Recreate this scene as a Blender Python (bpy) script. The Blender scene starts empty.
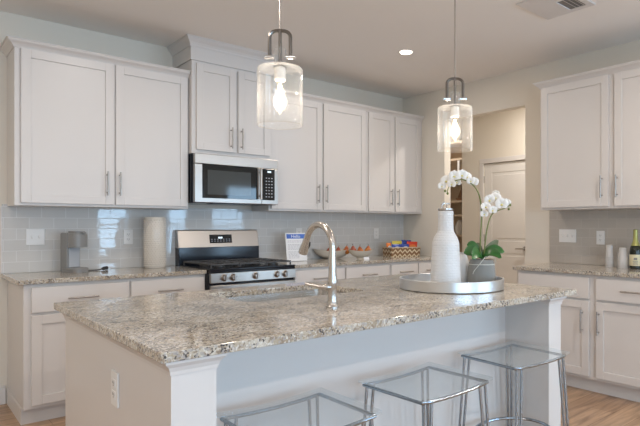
import bpy, bmesh, math, random
from mathutils import Vector, Matrix
random.seed(7)
C = bpy.context.scene.collection
PI = math.pi

# ------------------------------------------------------------------ camera
cam_d = bpy.data.cameras.new('camera'); cam = bpy.data.objects.new('camera', cam_d); C.objects.link(cam)
cam.location = (0, 0, 1.2452)
cam.rotation_euler = (PI/2, 0, -math.radians(41.697))
cam_d.sensor_width = 36.0; cam_d.lens = 543.231/640*36
cam_d.shift_x = -(375.634-320)/640
cam_d.shift_y = (226.276-213)/640
cam_d.clip_start = 0.05
bpy.context.scene.camera = cam

# ------------------------------------------------------------------ world, exposure
w = bpy.data.worlds.new('World'); bpy.context.scene.world = w; w.use_nodes = True
bg = w.node_tree.nodes['Background']; bg.inputs[0].default_value = (0.72, 0.85, 1, 1); bg.inputs[1].default_value = 1.2
vs = bpy.context.scene.view_settings
vs.view_transform = 'Standard'; vs.look = 'None'; vs.gamma = 1; vs.use_curve_mapping = False
vs.exposure = -0.08

def area(name, loc, rot, sx, sy, power, col, disk=False, spread=PI):
    l = bpy.data.lights.new(name, 'AREA'); l.energy = power; l.color = col
    l.shape = 'DISK' if disk else 'RECTANGLE'; l.size = sx
    if not disk: l.size_y = sy
    l.spread = spread
    o = bpy.data.objects.new(name, l); o.location = loc; o.rotation_euler = rot; C.objects.link(o)
    return o
DAY = (0.49, 0.755, 1.0)
YB = -3.2
# (x0, x1, z0, z1, watts): daylight behind each window of the wall behind the camera
WINS = [(-1.6, -0.5, 0.35, 2.2, 74), (0.1, 1.5, 0.35, 2.2, 64), (3.2, 3.85, 0.35, 2.2, 55), (4.65, 5.15, 0.35, 2.2, 42), (5.7, 6.65, 0.35, 2.2, 60)]
for i, (x0, x1, z0, z1, p) in enumerate(WINS):
    area('daylight', ((x0+x1)/2, YB-0.2, (z0+z1)/2), (PI/2, 0, 0), x1-x0, z1-z0, p, DAY)
WARM = (1.0, 0.885, 0.78)
# ceiling lamps: (x, y, watts); the last is unseen, added to brighten the far shelf
CANS = [(3.316, 3.328, 9), (1.2, 3.1, 9), (0.2, 2.2, 10), (3.2, 0.9, 19), (-1.2, 0.0, 26), (1.6, -1.2, 32), (5.1, 3.25, 19), (5.2, -1.2, 30), (-1.3, 3.2, 12), (5.95, 5.3, 9)]

# ------------------------------------------------------------------ materials
def mat(name, col, rough=0.5, metal=0.0, **kw):
    m = bpy.data.materials.new(name); m.use_nodes = True
    b = m.node_tree.nodes['Principled BSDF']
    b.inputs['Base Color'].default_value = (*col, 1); b.inputs['Roughness'].default_value = rough
    b.inputs['Metallic'].default_value = metal
    for k, v in kw.items(): b.inputs[k.replace('_', ' ')].default_value = v
    return m
def nn(m): return m.node_tree.nodes, m.node_tree.links
def add_bump(m, scale, strength, dist=0.002, detail=2.0, stretch=None):
    N, L = nn(m); b = N['Principled BSDF']
    tc = N.new('ShaderNodeTexCoord'); mp = N.new('ShaderNodeMapping')
    if stretch: mp.inputs['Scale'].default_value = stretch
    no = N.new('ShaderNodeTexNoise'); no.inputs['Scale'].default_value = scale; no.inputs['Detail'].default_value = detail
    bu = N.new('ShaderNodeBump'); bu.inputs['Strength'].default_value = strength; bu.inputs['Distance'].default_value = dist
    L.new(tc.outputs['Object'], mp.inputs[0]); L.new(mp.outputs[0], no.inputs['Vector'])
    L.new(no.outputs['Fac'], bu.inputs['Height']); L.new(bu.outputs[0], b.inputs['Normal'])
    return no
def ramp(N, stops):
    r = N.new('ShaderNodeValToRGB'); e = r.color_ramp.elements
    while len(e) > 1: e.remove(e[-1])
    e[0].position, e[0].color = stops[0][0], (*stops[0][1], 1)
    for p, c in stops[1:]:
        x = e.new(p); x.color = (*c, 1)
    return r

M = {}
M['paint'] = mat('cabinet_paint', (0.69, 0.66, 0.635), 0.38); add_bump(M['paint'], 60, 0.04)
M['trim'] = mat('trim_paint', (0.72, 0.69, 0.665), 0.42); add_bump(M['trim'], 50, 0.04)
M['wall'] = mat('wall_paint', (0.77, 0.715, 0.625), 0.85); add_bump(M['wall'], 220, 0.12)
M['ceiling'] = mat('ceiling_paint', (0.90, 0.865, 0.825), 0.9); add_bump(M['ceiling'], 150, 0.15)
M['door'] = mat('door_paint', (0.76, 0.74, 0.71), 0.45); add_bump(M['door'], 60, 0.04)
def steel(name, col, rough, st):
    m = mat(name, col, rough, 1.0); N, L = nn(m); no = add_bump(m, 40, 0.012, 0.0003, 3, st)
    mr = N.new('ShaderNodeMapRange'); mr.inputs['To Min'].default_value = rough*0.88; mr.inputs['To Max'].default_value = rough*1.12
    L.new(no.outputs['Fac'], mr.inputs['Value']); L.new(mr.outputs[0], N['Principled BSDF'].inputs['Roughness'])
    return m
M['steel'] = steel('brushed_stainless', (0.43, 0.40, 0.37), 0.32, (0.5, 1, 30))
M['steel_front'] = steel('brushed_stainless_front', (0.42, 0.385, 0.35), 0.30, (0.5, 1, 30))
M['nickel'] = steel('brushed_nickel', (0.56, 0.53, 0.50), 0.24, (1, 1, 20))
M['pull'] = steel('pull_nickel', (0.42, 0.40, 0.38), 0.33, (1, 1, 20))
M['chrome'] = mat('chrome', (0.72, 0.74, 0.76), 0.10, 1.0); add_bump(M['chrome'], 30, 0.02)
M['chrome_leg'] = mat('satin_chrome', (0.38, 0.42, 0.46), 0.2, 1.0); add_bump(M['chrome_leg'], 30, 0.02)
M['sinksteel'] = steel('sink_steel', (0.80, 0.78, 0.75), 0.25, (1, 30, 1))
M['traysteel'] = steel('tray_metal', (0.70, 0.71, 0.72), 0.34, (30, 30, 1))
M['bronze'] = mat('dark_nickel', (0.20, 0.185, 0.17), 0.28, 1.0); add_bump(M['bronze'], 30, 0.03)
M['black'] = mat('black_enamel', (0.010, 0.012, 0.018), 0.12, Specular_IOR_Level=0.35); add_bump(M['black'], 40, 0.02)
M['iron'] = mat('cast_iron', (0.055, 0.052, 0.05), 0.36); add_bump(M['iron'], 300, 0.2)
M['blackglass'] = mat('black_glass', (0.012, 0.014, 0.016), 0.04); add_bump(M['blackglass'], 4, 0.01)
M['ovenglass'] = mat('tinted_window', (0.06, 0.068, 0.07), 0.06); add_bump(M['ovenglass'], 4, 0.01)
M['plastic'] = mat('white_plastic', (0.80, 0.79, 0.77), 0.35); add_bump(M['plastic'], 40, 0.02)
M['slot'] = mat('slot_dark', (0.22, 0.21, 0.20), 0.6); add_bump(M['slot'], 40, 0.02)
M['greyplastic'] = mat('grey_plastic', (0.24, 0.24, 0.235), 0.38); add_bump(M['greyplastic'], 60, 0.05)
M['lightgrey'] = mat('light_grey_plastic', (0.48, 0.50, 0.53), 0.3); add_bump(M['lightgrey'], 60, 0.05)
M['blackplastic'] = mat('black_plastic', (0.02, 0.02, 0.02), 0.35); add_bump(M['blackplastic'], 60, 0.05)
M['ceramic'] = mat('white_ceramic', (0.80, 0.80, 0.80), 0.25); add_bump(M['ceramic'], 30, 0.03)
M['cream'] = mat('cream_stoneware', (0.62, 0.57, 0.49), 0.4); add_bump(M['cream'], 50, 0.1)
M['creamglaze'] = mat('cream_glaze', (0.72, 0.67, 0.60), 0.18); add_bump(M['creamglaze'], 50, 0.03)
M['concrete'] = mat('grey_concrete', (0.25, 0.25, 0.235), 0.85); add_bump(M['concrete'], 45, 0.5)
M['leaf'] = mat('orchid_leaf', (0.03, 0.13, 0.025), 0.28); add_bump(M['leaf'], 30, 0.1)
M['leafdull'] = mat('orchid_leaf_dull', (0.13, 0.16, 0.09), 0.5); add_bump(M['leafdull'], 30, 0.2)
M['stem'] = mat('orchid_stem', (0.16, 0.20, 0.055), 0.45); add_bump(M['stem'], 30, 0.1)
M['petal'] = mat('orchid_petal', (0.86, 0.84, 0.80), 0.55, Subsurface_Weight=0.0); add_bump(M['petal'], 60, 0.1)
M['lip'] = mat('orchid_lip', (0.75, 0.66, 0.25), 0.5); add_bump(M['lip'], 60, 0.1)
M['string'] = mat('pale_string', (0.62, 0.63, 0.58), 0.8); add_bump(M['string'], 200, 0.3)
M['moss'] = mat('potting_moss', (0.07, 0.055, 0.03), 0.95); add_bump(M['moss'], 90, 1.0, 0.01)
M['pear'] = mat('pear_skin', (0.62, 0.20, 0.04), 0.4)
M['reddish'] = mat('red_pear_skin', (0.33, 0.07, 0.03), 0.4); add_bump(M['reddish'], 30, 0.1)
M['bark'] = mat('fruit_stalk', (0.10, 0.06, 0.03), 0.8); add_bump(M['bark'], 100, 0.3)
M['blue'] = mat('blue_foil', (0.02, 0.06, 0.32), 0.3, 0.1); add_bump(M['blue'], 60, 0.8, 0.004)
M['red'] = mat('red_foil', (0.62, 0.05, 0.02), 0.3, 0.1); add_bump(M['red'], 60, 0.8, 0.004)
M['yellow'] = mat('yellow_foil', (0.68, 0.58, 0.10), 0.3, 0.1); add_bump(M['yellow'], 60, 0.8, 0.004)
M['orange'] = mat('orange_foil', (0.75, 0.20, 0.03), 0.35); add_bump(M['orange'], 60, 0.5, 0.004)
M['paper'] = mat('white_paper', (0.82, 0.83, 0.85), 0.6); add_bump(M['paper'], 60, 0.02)
M['inkblue'] = mat('blue_ink', (0.06, 0.16, 0.55), 0.5); add_bump(M['inkblue'], 60, 0.02)
M['inkgrey'] = mat('grey_ink', (0.45, 0.46, 0.50), 0.6); add_bump(M['inkgrey'], 60, 0.02)
M['white_ink'] = mat('white_ink', (0.85, 0.87, 0.9), 0.6); add_bump(M['white_ink'], 60, 0.02)
M['winebottle'] = mat('dark_green_glass', (0.012, 0.016, 0.008), 0.08); add_bump(M['winebottle'], 10, 0.02)
M['foil'] = mat('yellow_green_foil', (0.36, 0.35, 0.12), 0.32, 0.5); add_bump(M['foil'], 90, 0.4)
M['label'] = mat('cream_label', (0.66, 0.60, 0.40), 0.6); add_bump(M['label'], 60, 0.05)
M['shelfwood'] = mat('tan_wood', (0.55, 0.43, 0.31), 0.5); add_bump(M['shelfwood'], 20, 0.1)
M['brownwood'] = mat('brown_wood', (0.20, 0.10, 0.05), 0.5); add_bump(M['brownwood'], 20, 0.1)
M['frosted'] = mat('plastic_cup', (0.62, 0.60, 0.58), 0.2, Alpha=1.0); add_bump(M['frosted'], 60, 0.1)
M['candle'] = mat('candle_sleeve', (0.85, 0.82, 0.76), 0.4); add_bump(M['candle'], 60, 0.02)

def grid_relief():
    m = mat('ribbed_ceramic', (0.80, 0.80, 0.80), 0.3); N, L = nn(m); b = N['Principled BSDF']
    tc = N.new('ShaderNodeTexCoord'); s = N.new('ShaderNodeSeparateXYZ'); L.new(tc.outputs['Object'], s.inputs[0])
    at = N.new('ShaderNodeMath'); at.operation = 'ARCTAN2'; L.new(s.outputs['Y'], at.inputs[0]); L.new(s.outputs['X'], at.inputs[1])
    mu = N.new('ShaderNodeMath'); mu.operation = 'MULTIPLY'; mu.inputs[1].default_value = 0.078; L.new(at.outputs[0], mu.inputs[0])
    c = N.new('ShaderNodeCombineXYZ'); L.new(mu.outputs[0], c.inputs[0]); L.new(s.outputs['Z'], c.inputs[1])
    br = N.new('ShaderNodeTexBrick'); br.inputs['Scale'].default_value = 1; br.inputs['Brick Width'].default_value = 0.026; br.inputs['Row Height'].default_value = 0.013
    br.inputs['Mortar Size'].default_value = 0.0022; br.inputs['Mortar Smooth'].default_value = 0.6; L.new(c.outputs[0], br.inputs['Vector'])
    bu = N.new('ShaderNodeBump'); bu.invert = True; bu.inputs['Strength'].default_value = 0.8; bu.inputs['Distance'].default_value = 0.003
    L.new(br.outputs['Fac'], bu.inputs['Height']); L.new(bu.outputs[0], b.inputs['Normal']); return m
M['ribbed'] = grid_relief()
def emis(name, col, s):
    m = bpy.data.materials.new(name); m.use_nodes = True; N, L = nn(m)
    N.remove(N['Principled BSDF']); e = N.new('ShaderNodeEmission'); e.inputs[0].default_value = (*col, 1); e.inputs[1].default_value = s
    L.new(e.outputs[0], N['Material Output'].inputs[0]); return m
M['glow'] = emis('lamp_glow', (1, 0.90, 0.78), 9)
M['filament'] = emis('filament_glow', (1, 0.86, 0.66), 28)
M['lcd'] = emis('display_glow', (0.75, 0.9, 1.0), 1.6)

def thinglass(name, tint, refl, haze, bump=0.0, scale=60, rough=0.02, hazecol=(0.9, 0.9, 0.9), edge=0.0):
    """thin clear sheet: transparent body, fresnel gloss, a little milky haze"""
    m = bpy.data.materials.new(name); m.use_nodes = True; N, L = nn(m); N.remove(N['Principled BSDF'])
    tr = N.new('ShaderNodeBsdfTransparent'); tr.inputs[0].default_value = (*tint, 1)
    gl = N.new('ShaderNodeBsdfGlossy'); gl.inputs['Roughness'].default_value = rough
    df = N.new('ShaderNodeBsdfDiffuse'); df.inputs[0].default_value = (*hazecol, 1)
    lw = N.new('ShaderNodeLayerWeight'); lw.inputs['Blend'].default_value = 0.5
    pw = N.new('ShaderNodeMath'); pw.operation = 'POWER'; pw.inputs[1].default_value = 4.0; L.new(lw.outputs['Facing'], pw.inputs[0])
    ma = N.new('ShaderNodeMath'); ma.operation = 'MULTIPLY_ADD'; ma.inputs[1].default_value = refl; ma.inputs[2].default_value = 0.03; L.new(pw.outputs[0], ma.inputs[0])
    m1 = N.new('ShaderNodeMixShader'); m2 = N.new('ShaderNodeMixShader'); m1.inputs[0].default_value = haze
    L.new(tr.outputs[0], m1.inputs[1]); L.new(df.outputs[0], m1.inputs[2])
    L.new(ma.outputs[0], m2.inputs[0]); L.new(m1.outputs[0], m2.inputs[1]); L.new(gl.outputs[0], m2.inputs[2])
    L.new(m2.outputs[0], N['Material Output'].inputs[0])
    hz = N.new('ShaderNodeMath'); hz.operation = 'MULTIPLY_ADD'; hz.inputs[1].default_value = edge; hz.inputs[2].default_value = haze; L.new(pw.outputs[0], hz.inputs[0]); L.new(hz.outputs[0], m1.inputs[0])
    if bump:
        tc = N.new('ShaderNodeTexCoord'); vo = N.new('ShaderNodeTexVoronoi'); vo.inputs['Scale'].default_value = scale
        r = N.new('ShaderNodeMapRange'); r.inputs['From Min'].default_value = 0.05; r.inputs['From Max'].default_value = 0.30
        r.inputs['To Min'].default_value = 1; r.inputs['To Max'].default_value = 0
        bu = N.new('ShaderNodeBump'); bu.inputs['Strength'].default_value = bump; bu.inputs['Distance'].default_value = 0.002
        L.new(tc.outputs['Object'], vo.inputs['Vector']); L.new(vo.outputs['Distance'], r.inputs['Value']); L.new(r.outputs[0], bu.inputs['Height'])
        L.new(bu.outputs[0], gl.inputs['Normal']); L.new(bu.outputs[0], lw.inputs['Normal'])
        ad = N.new('ShaderNodeMath'); ad.operation = 'MULTIPLY_ADD'; ad.inputs[1].default_value = 0.22; L.new(hz.outputs[0], ad.inputs[2])
        L.new(r.outputs[0], ad.inputs[0]); L.new(ad.outputs[0], m1.inputs[0])
    return m
M['seeded'] = thinglass('seeded_glass', (0.985, 0.985, 0.98), 0.6, 0.022, 0.8, 130, 0.04, (0.9, 0.9, 0.9), 0.5)
M['clearbulb'] = thinglass('bulb_glass', (1, 0.97, 0.92), 0.5, 0.03, edge=0.5)
M['pane'] = thinglass('window_pane', (0.97, 0.98, 1), 0.12, 0.0)
M['acrylic'] = thinglass('clear_acrylic', (0.955, 0.975, 0.985), 0.6, 0.045, 0, 60, 0.03, (0.85, 0.9, 0.93), 0.3)
M['cupclear'] = thinglass('clear_cup', (0.92, 0.92, 0.92), 0.7, 0.40, 0, 60, 0.1, (0.90, 0.88, 0.86), 0.4)

def granite():
    m = mat('granite', (0.6, 0.55, 0.5), 0.10); N, L = nn(m); b = N['Principled BSDF']
    tc = N.new('ShaderNodeTexCoord'); mp = N.new('ShaderNodeMapping'); mp.inputs['Rotation'].default_value = (0, 0, 0.6); mp.inputs['Scale'].default_value = (1, 1.2, 1)
    L.new(tc.outputs['Object'], mp.inputs[0])
    wn = N.new('ShaderNodeTexNoise'); wn.inputs['Scale'].default_value = 9; wn.inputs['Detail'].default_value = 3
    L.new(mp.outputs[0], wn.inputs['Vector'])
    mx0 = N.new('ShaderNodeMix'); mx0.data_type = 'VECTOR'; mx0.inputs[0].default_value = 0.02
    L.new(mp.outputs[0], mx0.inputs[4]); L.new(wn.outputs['Color'], mx0.inputs[5])
    vec = mx0.outputs[1]
    def noise(s, d, r=0.6):
        n = N.new('ShaderNodeTexNoise'); n.inputs['Scale'].default_value = s; n.inputs['Detail'].default_value = d; n.inputs['Roughness'].default_value = r
        L.new(vec, n.inputs['Vector']); return n
    def mixc(fac, a, bcol):
        x = N.new('ShaderNodeMix'); x.data_type = 'RGBA'; L.new(fac, x.inputs[0])
        if isinstance(a, tuple): x.inputs[6].default_value = (*a, 1)
        else: L.new(a, x.inputs[6])
        if isinstance(bcol, tuple): x.inputs[7].default_value = (*bcol, 1)
        else: L.new(bcol, x.inputs[7])
        return x.outputs[2]
    base = ramp(N, [(0.32, (0.35, 0.285, 0.205)), (0.48, (0.50, 0.435, 0.34)), (0.64, (0.62, 0.58, 0.50))])
    L.new(noise(9, 6).outputs['Fac'], base.inputs[0])
    white = ramp(N, [(0.52, (0, 0, 0)), (0.60, (1, 1, 1))]); L.new(noise(120, 3).outputs['Fac'], white.inputs[0])
    c1 = mixc(white.outputs[0], base.outputs[0], (0.68, 0.66, 0.61))
    brown = ramp(N, [(0.52, (0, 0, 0)), (0.58, (0.9, 0.9, 0.9))]); n2 = noise(78, 4, 0.7); L.new(n2.outputs['Fac'], brown.inputs[0])
    c2 = mixc(brown.outputs[0], c1, (0.27, 0.21, 0.16))
    vo = N.new('ShaderNodeTexVoronoi'); vo.inputs['Scale'].default_value = 175; L.new(vec, vo.inputs['Vector'])
    sp = N.new('ShaderNodeSeparateColor'); L.new(vo.outputs['Color'], sp.inputs[0])
    cl = noise(14, 2)
    ml = N.new('ShaderNodeMath'); ml.operation = 'MULTIPLY'; L.new(sp.outputs[0], ml.inputs[0]); L.new(cl.outputs['Fac'], ml.inputs[1])
    dk = ramp(N, [(0.405, (0, 0, 0)), (0.43, (1, 1, 1))]); L.new(ml.outputs[0], dk.inputs[0])
    c3 = mixc(dk.outputs[0], c2, (0.085, 0.08, 0.08))
    vo2 = N.new('ShaderNodeTexVoronoi'); vo2.inputs['Scale'].default_value = 135; L.new(vec, vo2.inputs['Vector'])
    sp2 = N.new('ShaderNodeSeparateColor'); L.new(vo2.outputs['Color'], sp2.inputs[0])
    gk = ramp(N, [(0.80, (0, 0, 0)), (0.84, (0.8, 0.8, 0.8))]); L.new(sp2.outputs[1], gk.inputs[0])
    c4 = mixc(gk.outputs[0], c3, (0.40, 0.38, 0.36))
    L.new(c4, b.inputs['Base Color'])
    return m
M['granite'] = granite()

def tile(name, axis, x0, col, mort=(0.70, 0.70, 0.69)):
    m = mat(name, col, 0.08); N, L = nn(m); b = N['Principled BSDF']
    g = N.new('ShaderNodeNewGeometry'); s = N.new('ShaderNodeSeparateXYZ'); c = N.new('ShaderNodeCombineXYZ')
    L.new(g.outputs['Position'], s.inputs[0]); L.new(s.outputs[axis], c.inputs[0]); L.new(s.outputs['Z'], c.inputs[1])
    mp = N.new('ShaderNodeMapping'); mp.inputs['Location'].default_value = (-x0, -0.914, 0); L.new(c.outputs[0], mp.inputs[0])
    br = N.new('ShaderNodeTexBrick'); br.offset = 0.5; br.inputs['Scale'].default_value = 1
    br.inputs['Brick Width'].default_value = 0.155; br.inputs['Row Height'].default_value = 0.0785; br.inputs['Mortar Size'].default_value = 0.0022
    br.inputs['Mortar Smooth'].default_value = 0.3
    br.inputs['Color1'].default_value = (*col, 1); br.inputs['Color2'].default_value = (col[0]*0.94, col[1]*0.94, col[2]*0.94, 1)
    br.inputs['Mortar'].default_value = (*mort, 1)
    L.new(mp.outputs[0], br.inputs['Vector']); L.new(br.outputs['Color'], b.inputs['Base Color'])
    mr = N.new('ShaderNodeMapRange'); mr.inputs['To Min'].default_value = 0.045; mr.inputs['To Max'].default_value = 0.5
    L.new(br.outputs['Fac'], mr.inputs['Value']); L.new(mr.outputs[0], b.inputs['Roughness'])
    iv = N.new('ShaderNodeMath'); iv.operation = 'SUBTRACT'; iv.inputs[0].default_value = 1; L.new(br.outputs['Fac'], iv.inputs[1])
    no = N.new('ShaderNodeTexNoise'); no.inputs['Scale'].default_value = 9; L.new(mp.outputs[0], no.inputs['Vector'])
    ad = N.new('ShaderNodeMath'); ad.operation = 'MULTIPLY_ADD'; ad.inputs[1].default_value = 0.7; L.new(no.outputs['Fac'], ad.inputs[0]); L.new(iv.outputs[0], ad.inputs[2])
    bu = N.new('ShaderNodeBump'); bu.inputs['Strength'].default_value = 0.25; bu.inputs['Distance'].default_value = 0.002
    L.new(ad.outputs[0], bu.inputs['Height']); L.new(bu.outputs[0], b.inputs['Normal'])
    return m
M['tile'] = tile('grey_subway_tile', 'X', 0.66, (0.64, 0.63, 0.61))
M['tile_r'] = tile('grey_subway_tile_beige_reflection', 'Y', 0.1, (0.50, 0.455, 0.405), (0.50, 0.46, 0.415))  # grey tile with its beige reflection painted into tile and grout colour

def woodfloor():
    m = mat('floor_planks', (0.4, 0.25, 0.15), 0.32); N, L = nn(m); b = N['Principled BSDF']
    tc = N.new('ShaderNodeTexCoord'); mp = N.new('ShaderNodeMapping'); L.new(tc.outputs['Object'], mp.inputs[0])
    br = N.new('ShaderNodeTexBrick'); br.offset = 0.37; br.inputs['Scale'].default_value = 1; br.inputs['Brick Width'].default_value = 1.2
    br.inputs['Row Height'].default_value = 0.15; br.inputs['Mortar Size'].default_value = 0.0015; br.inputs['Bias'].default_value = 0
    br.inputs['Color1'].default_value = (0.50, 0.335, 0.215, 1); br.inputs['Color2'].default_value = (0.39, 0.25, 0.16, 1); br.inputs['Mortar'].default_value = (0.14, 0.08, 0.05, 1)
    L.new(mp.outputs[0], br.inputs['Vector'])
    mp2 = N.new('ShaderNodeMapping'); mp2.inputs['Scale'].default_value = (1.2, 12, 1); L.new(tc.outputs['Object'], mp2.inputs[0])
    no = N.new('ShaderNodeTexNoise'); no.inputs['Scale'].default_value = 2.2; no.inputs['Detail'].default_value = 6; no.inputs['Distortion'].default_value = 0.8
    L.new(mp2.outputs[0], no.inputs['Vector'])
    r = ramp(N, [(0.3, (0.62, 0.60, 0.58)), (0.65, (1.15, 1.13, 1.1))]); L.new(no.outputs['Fac'], r.inputs[0])
    mx = N.new('ShaderNodeMix'); mx.data_type = 'RGBA'; mx.blend_type = 'MULTIPLY'; mx.inputs[0].default_value = 1
    L.new(br.outputs['Color'], mx.inputs[6]); L.new(r.outputs[0], mx.inputs[7]); L.new(mx.outputs[2], b.inputs['Base Color'])
    return m
M['floor'] = woodfloor()
def pearmat():
    N, L = nn(M['pear']); b = N['Principled BSDF']; tc = N.new('ShaderNodeTexCoord'); no = N.new('ShaderNodeTexNoise'); no.inputs['Scale'].default_value = 22
    r = ramp(N, [(0.35, (0.42, 0.10, 0.03)), (0.65, (0.70, 0.30, 0.06))]); L.new(tc.outputs['Object'], no.inputs[0]); L.new(no.outputs['Fac'], r.inputs[0]); L.new(r.outputs[0], b.inputs['Base Color'])
pearmat()
def weave():
    m = mat('woven_basket', (0.4, 0.25, 0.12), 0.6); N, L = nn(m); b = N['Principled BSDF']
    tc = N.new('ShaderNodeTexCoord'); s = N.new('ShaderNodeSeparateXYZ'); L.new(tc.outputs['Object'], s.inputs[0])
    def mth(op, a, bb=None):
        x = N.new('ShaderNodeMath'); x.operation = op
        for i, v in enumerate((a, bb)):
            if v is None: continue
            if isinstance(v, (int, float)): x.inputs[i].default_value = v
            else: L.new(v, x.inputs[i])
        return x.outputs[0]
    xx = mth('ADD', s.outputs['X'], s.outputs['Y'])
    tri = mth('PINGPONG', xx, 0.030)
    z = mth('ADD', s.outputs['Z'], tri)
    st = mth('PINGPONG', z, 0.0245)
    f = mth('GREATER_THAN', st, 0.0155)
    mx = N.new('ShaderNodeMix'); mx.data_type = 'RGBA'; L.new(f, mx.inputs[0]); mx.inputs[6].default_value = (0.22, 0.11, 0.045, 1); mx.inputs[7].default_value = (0.66, 0.55, 0.38, 1)
    L.new(mx.outputs[2], b.inputs['Base Color'])
    bu = N.new('ShaderNodeBump'); bu.inputs['Distance'].default_value = 0.003; L.new(st, bu.inputs['Height']); L.new(bu.outputs[0], b.inputs['Normal'])
    return m
M['weave'] = weave()

# ------------------------------------------------------------------ geometry helpers
class MB:
    def __init__(s, origin=(0, 0, 0)):
        s.bm = bmesh.new(); s.o = Vector(origin)
    def verts(s, vs): return [s.bm.verts.new(Vector(v)-s.o) for v in vs]
    def box(s, x0, x1, y0, y1, z0, z1):
        v = s.verts([(x0, y0, z0), (x1, y0, z0), (x1, y1, z0), (x0, y1, z0), (x0, y0, z1), (x1, y0, z1), (x1, y1, z1), (x0, y1, z1)])
        for f in ((0, 3, 2, 1), (4, 5, 6, 7), (0, 1, 5, 4), (1, 2, 6, 5), (2, 3, 7, 6), (3, 0, 4, 7)): s.bm.faces.new([v[i] for i in f])
        return s
    def hexa(s, b, t):
        v = s.verts(list(b)+list(t))
        for f in ((0, 3, 2, 1), (4, 5, 6, 7), (0, 1, 5, 4), (1, 2, 6, 5), (2, 3, 7, 6), (3, 0, 4, 7)): s.bm.faces.new([v[i] for i in f])
        return s
    def prism(s, pts, axis, a, b):
        """extrude a 2-D outline along an axis: 'x' pts=(y,z), 'y' pts=(x,z), 'z' pts=(x,y)"""
        def mk(p, q): return {'x': (q, p[0], p[1]), 'y': (p[0], q, p[1]), 'z': (p[0], p[1], q)}[axis]
        A = s.verts([mk(p, a) for p in pts]); B = s.verts([mk(p, b) for p in pts]); n = len(pts)
        s.bm.faces.new(A[::-1]); s.bm.faces.new(B)
        for i in range(n): s.bm.faces.new([A[i], A[(i+1) % n], B[(i+1) % n], B[i]])
        return s
    def lathe(s, prof, c=(0, 0, 0), n=32, cap=True, sx=1, sy=1):
        rings = []
        for r, z in prof:
            rings.append(s.verts([(c[0]+r*sx*math.cos(2*PI*i/n), c[1]+r*sy*math.sin(2*PI*i/n), c[2]+z) for i in range(n)]))
        for a, b in zip(rings, rings[1:]):
            for i in range(n): s.bm.faces.new([a[i], a[(i+1) % n], b[(i+1) % n], b[i]])
        if cap: s.bm.faces.new(rings[0][::-1]); s.bm.faces.new(rings[-1])
        return s
    def tube(s, pts, r, n=10, cap=True, closed=False):
        pts = [Vector(p) for p in pts]; m = len(pts); rr = r if isinstance(r, (list, tuple)) else [r]*m
        T = []
        for i in range(m):
            a = pts[(i-1) % m] if (closed or i > 0) else pts[i]; b = pts[(i+1) % m] if (closed or i < m-1) else pts[i]
            T.append((b-a).normalized())
        up = Vector((0, 0, 1)) if abs(T[0].z) < 0.9 else Vector((1, 0, 0))
        N0 = T[0].cross(up).normalized(); rings = []
        for i in range(m):
            N0 = (N0-T[i]*N0.dot(T[i])).normalized(); B = T[i].cross(N0)
            rings.append(s.verts([pts[i]+N0*rr[i]*math.cos(2*PI*k/n)+B*rr[i]*math.sin(2*PI*k/n) for k in range(n)]))
        rng = range(m) if closed else range(m-1)
        for i in rng:
            a, b = rings[i], rings[(i+1) % m]
            for k in range(n): s.bm.faces.new([a[k], a[(k+1) % n], b[(k+1) % n], b[k]])
        if cap and not closed: s.bm.faces.new(rings[0][::-1]); s.bm.faces.new(rings[-1])
        return s
    def ball(s, c, r, sc=(1, 1, 1), seg=16, rings=10):
        prof = [(max(1e-4, r*math.sin(PI*i/rings)), -r*math.cos(PI*i/rings)*sc[2]) for i in range(rings+1)]
        return s.lathe(prof, c, seg, True, sc[0], sc[1])
    def build(s, name, m, parent=None, bevel=0, smooth=False, seg=2):
        bmesh.ops.recalc_face_normals(s.bm, faces=s.bm.faces)
        me = bpy.data.meshes.new(name); s.bm.to_mesh(me); s.bm.free()
        o = bpy.data.objects.new(name, me); C.objects.link(o)
        if isinstance(m, (list, tuple)):
            for q in m: me.materials.append(q)
        else: me.materials.append(m)
        if parent is not None: o.parent = parent
        elif s.o.length > 0: o.location = s.o
        if bevel:
            b = o.modifiers.new('bevel', 'BEVEL'); b.width = bevel; b.segments = seg; b.limit_method = 'ANGLE'; b.angle_limit = math.radians(35)
        if smooth:
            for f in me.polygons: f.use_smooth = True
            try:
                me.set_sharp_from_angle(angle=math.radians(38))
            except Exception: pass
        return o

def thing(name, label, cat, loc, rz=0, group=None):
    o = bpy.data.objects.new(name, None); o.empty_display_size = 0.05; C.objects.link(o); o.location = loc; o.rotation_euler = (0, 0, rz)
    o['label'] = label; o['category'] = cat
    if group: o['group'] = group
    return o
def tag(o, label, cat, group=None, kind=None):
    o['label'] = label; o['category'] = cat
    if group: o['group'] = group
    if kind: o['kind'] = kind
    return o
def struct(o): o['kind'] = 'structure'; return o
def copy_tree(o, parent=None):
    c = o.copy(); C.objects.link(c)
    if parent is not None: c.parent = parent
    for ch in list(o.children): copy_tree(ch, c)
    return c
def text_mesh(name, body, size, m, parent, loc, rot, ext=0.0004):
    cu = bpy.data.curves.new(name, 'FONT'); cu.body = body; cu.size = size; cu.extrude = ext; cu.align_x = 'CENTER'; cu.align_y = 'CENTER'
    t = bpy.data.objects.new(name, cu); C.objects.link(t)
    dg = bpy.context.evaluated_depsgraph_get(); me = bpy.data.meshes.new_from_object(t.evaluated_get(dg))
    bpy.data.objects.remove(t); o = bpy.data.objects.new(name, me); me.materials.clear(); me.materials.append(m); C.objects.link(o)
    o.parent = parent; o.location = loc; o.rotation_euler = rot
    return o

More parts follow.
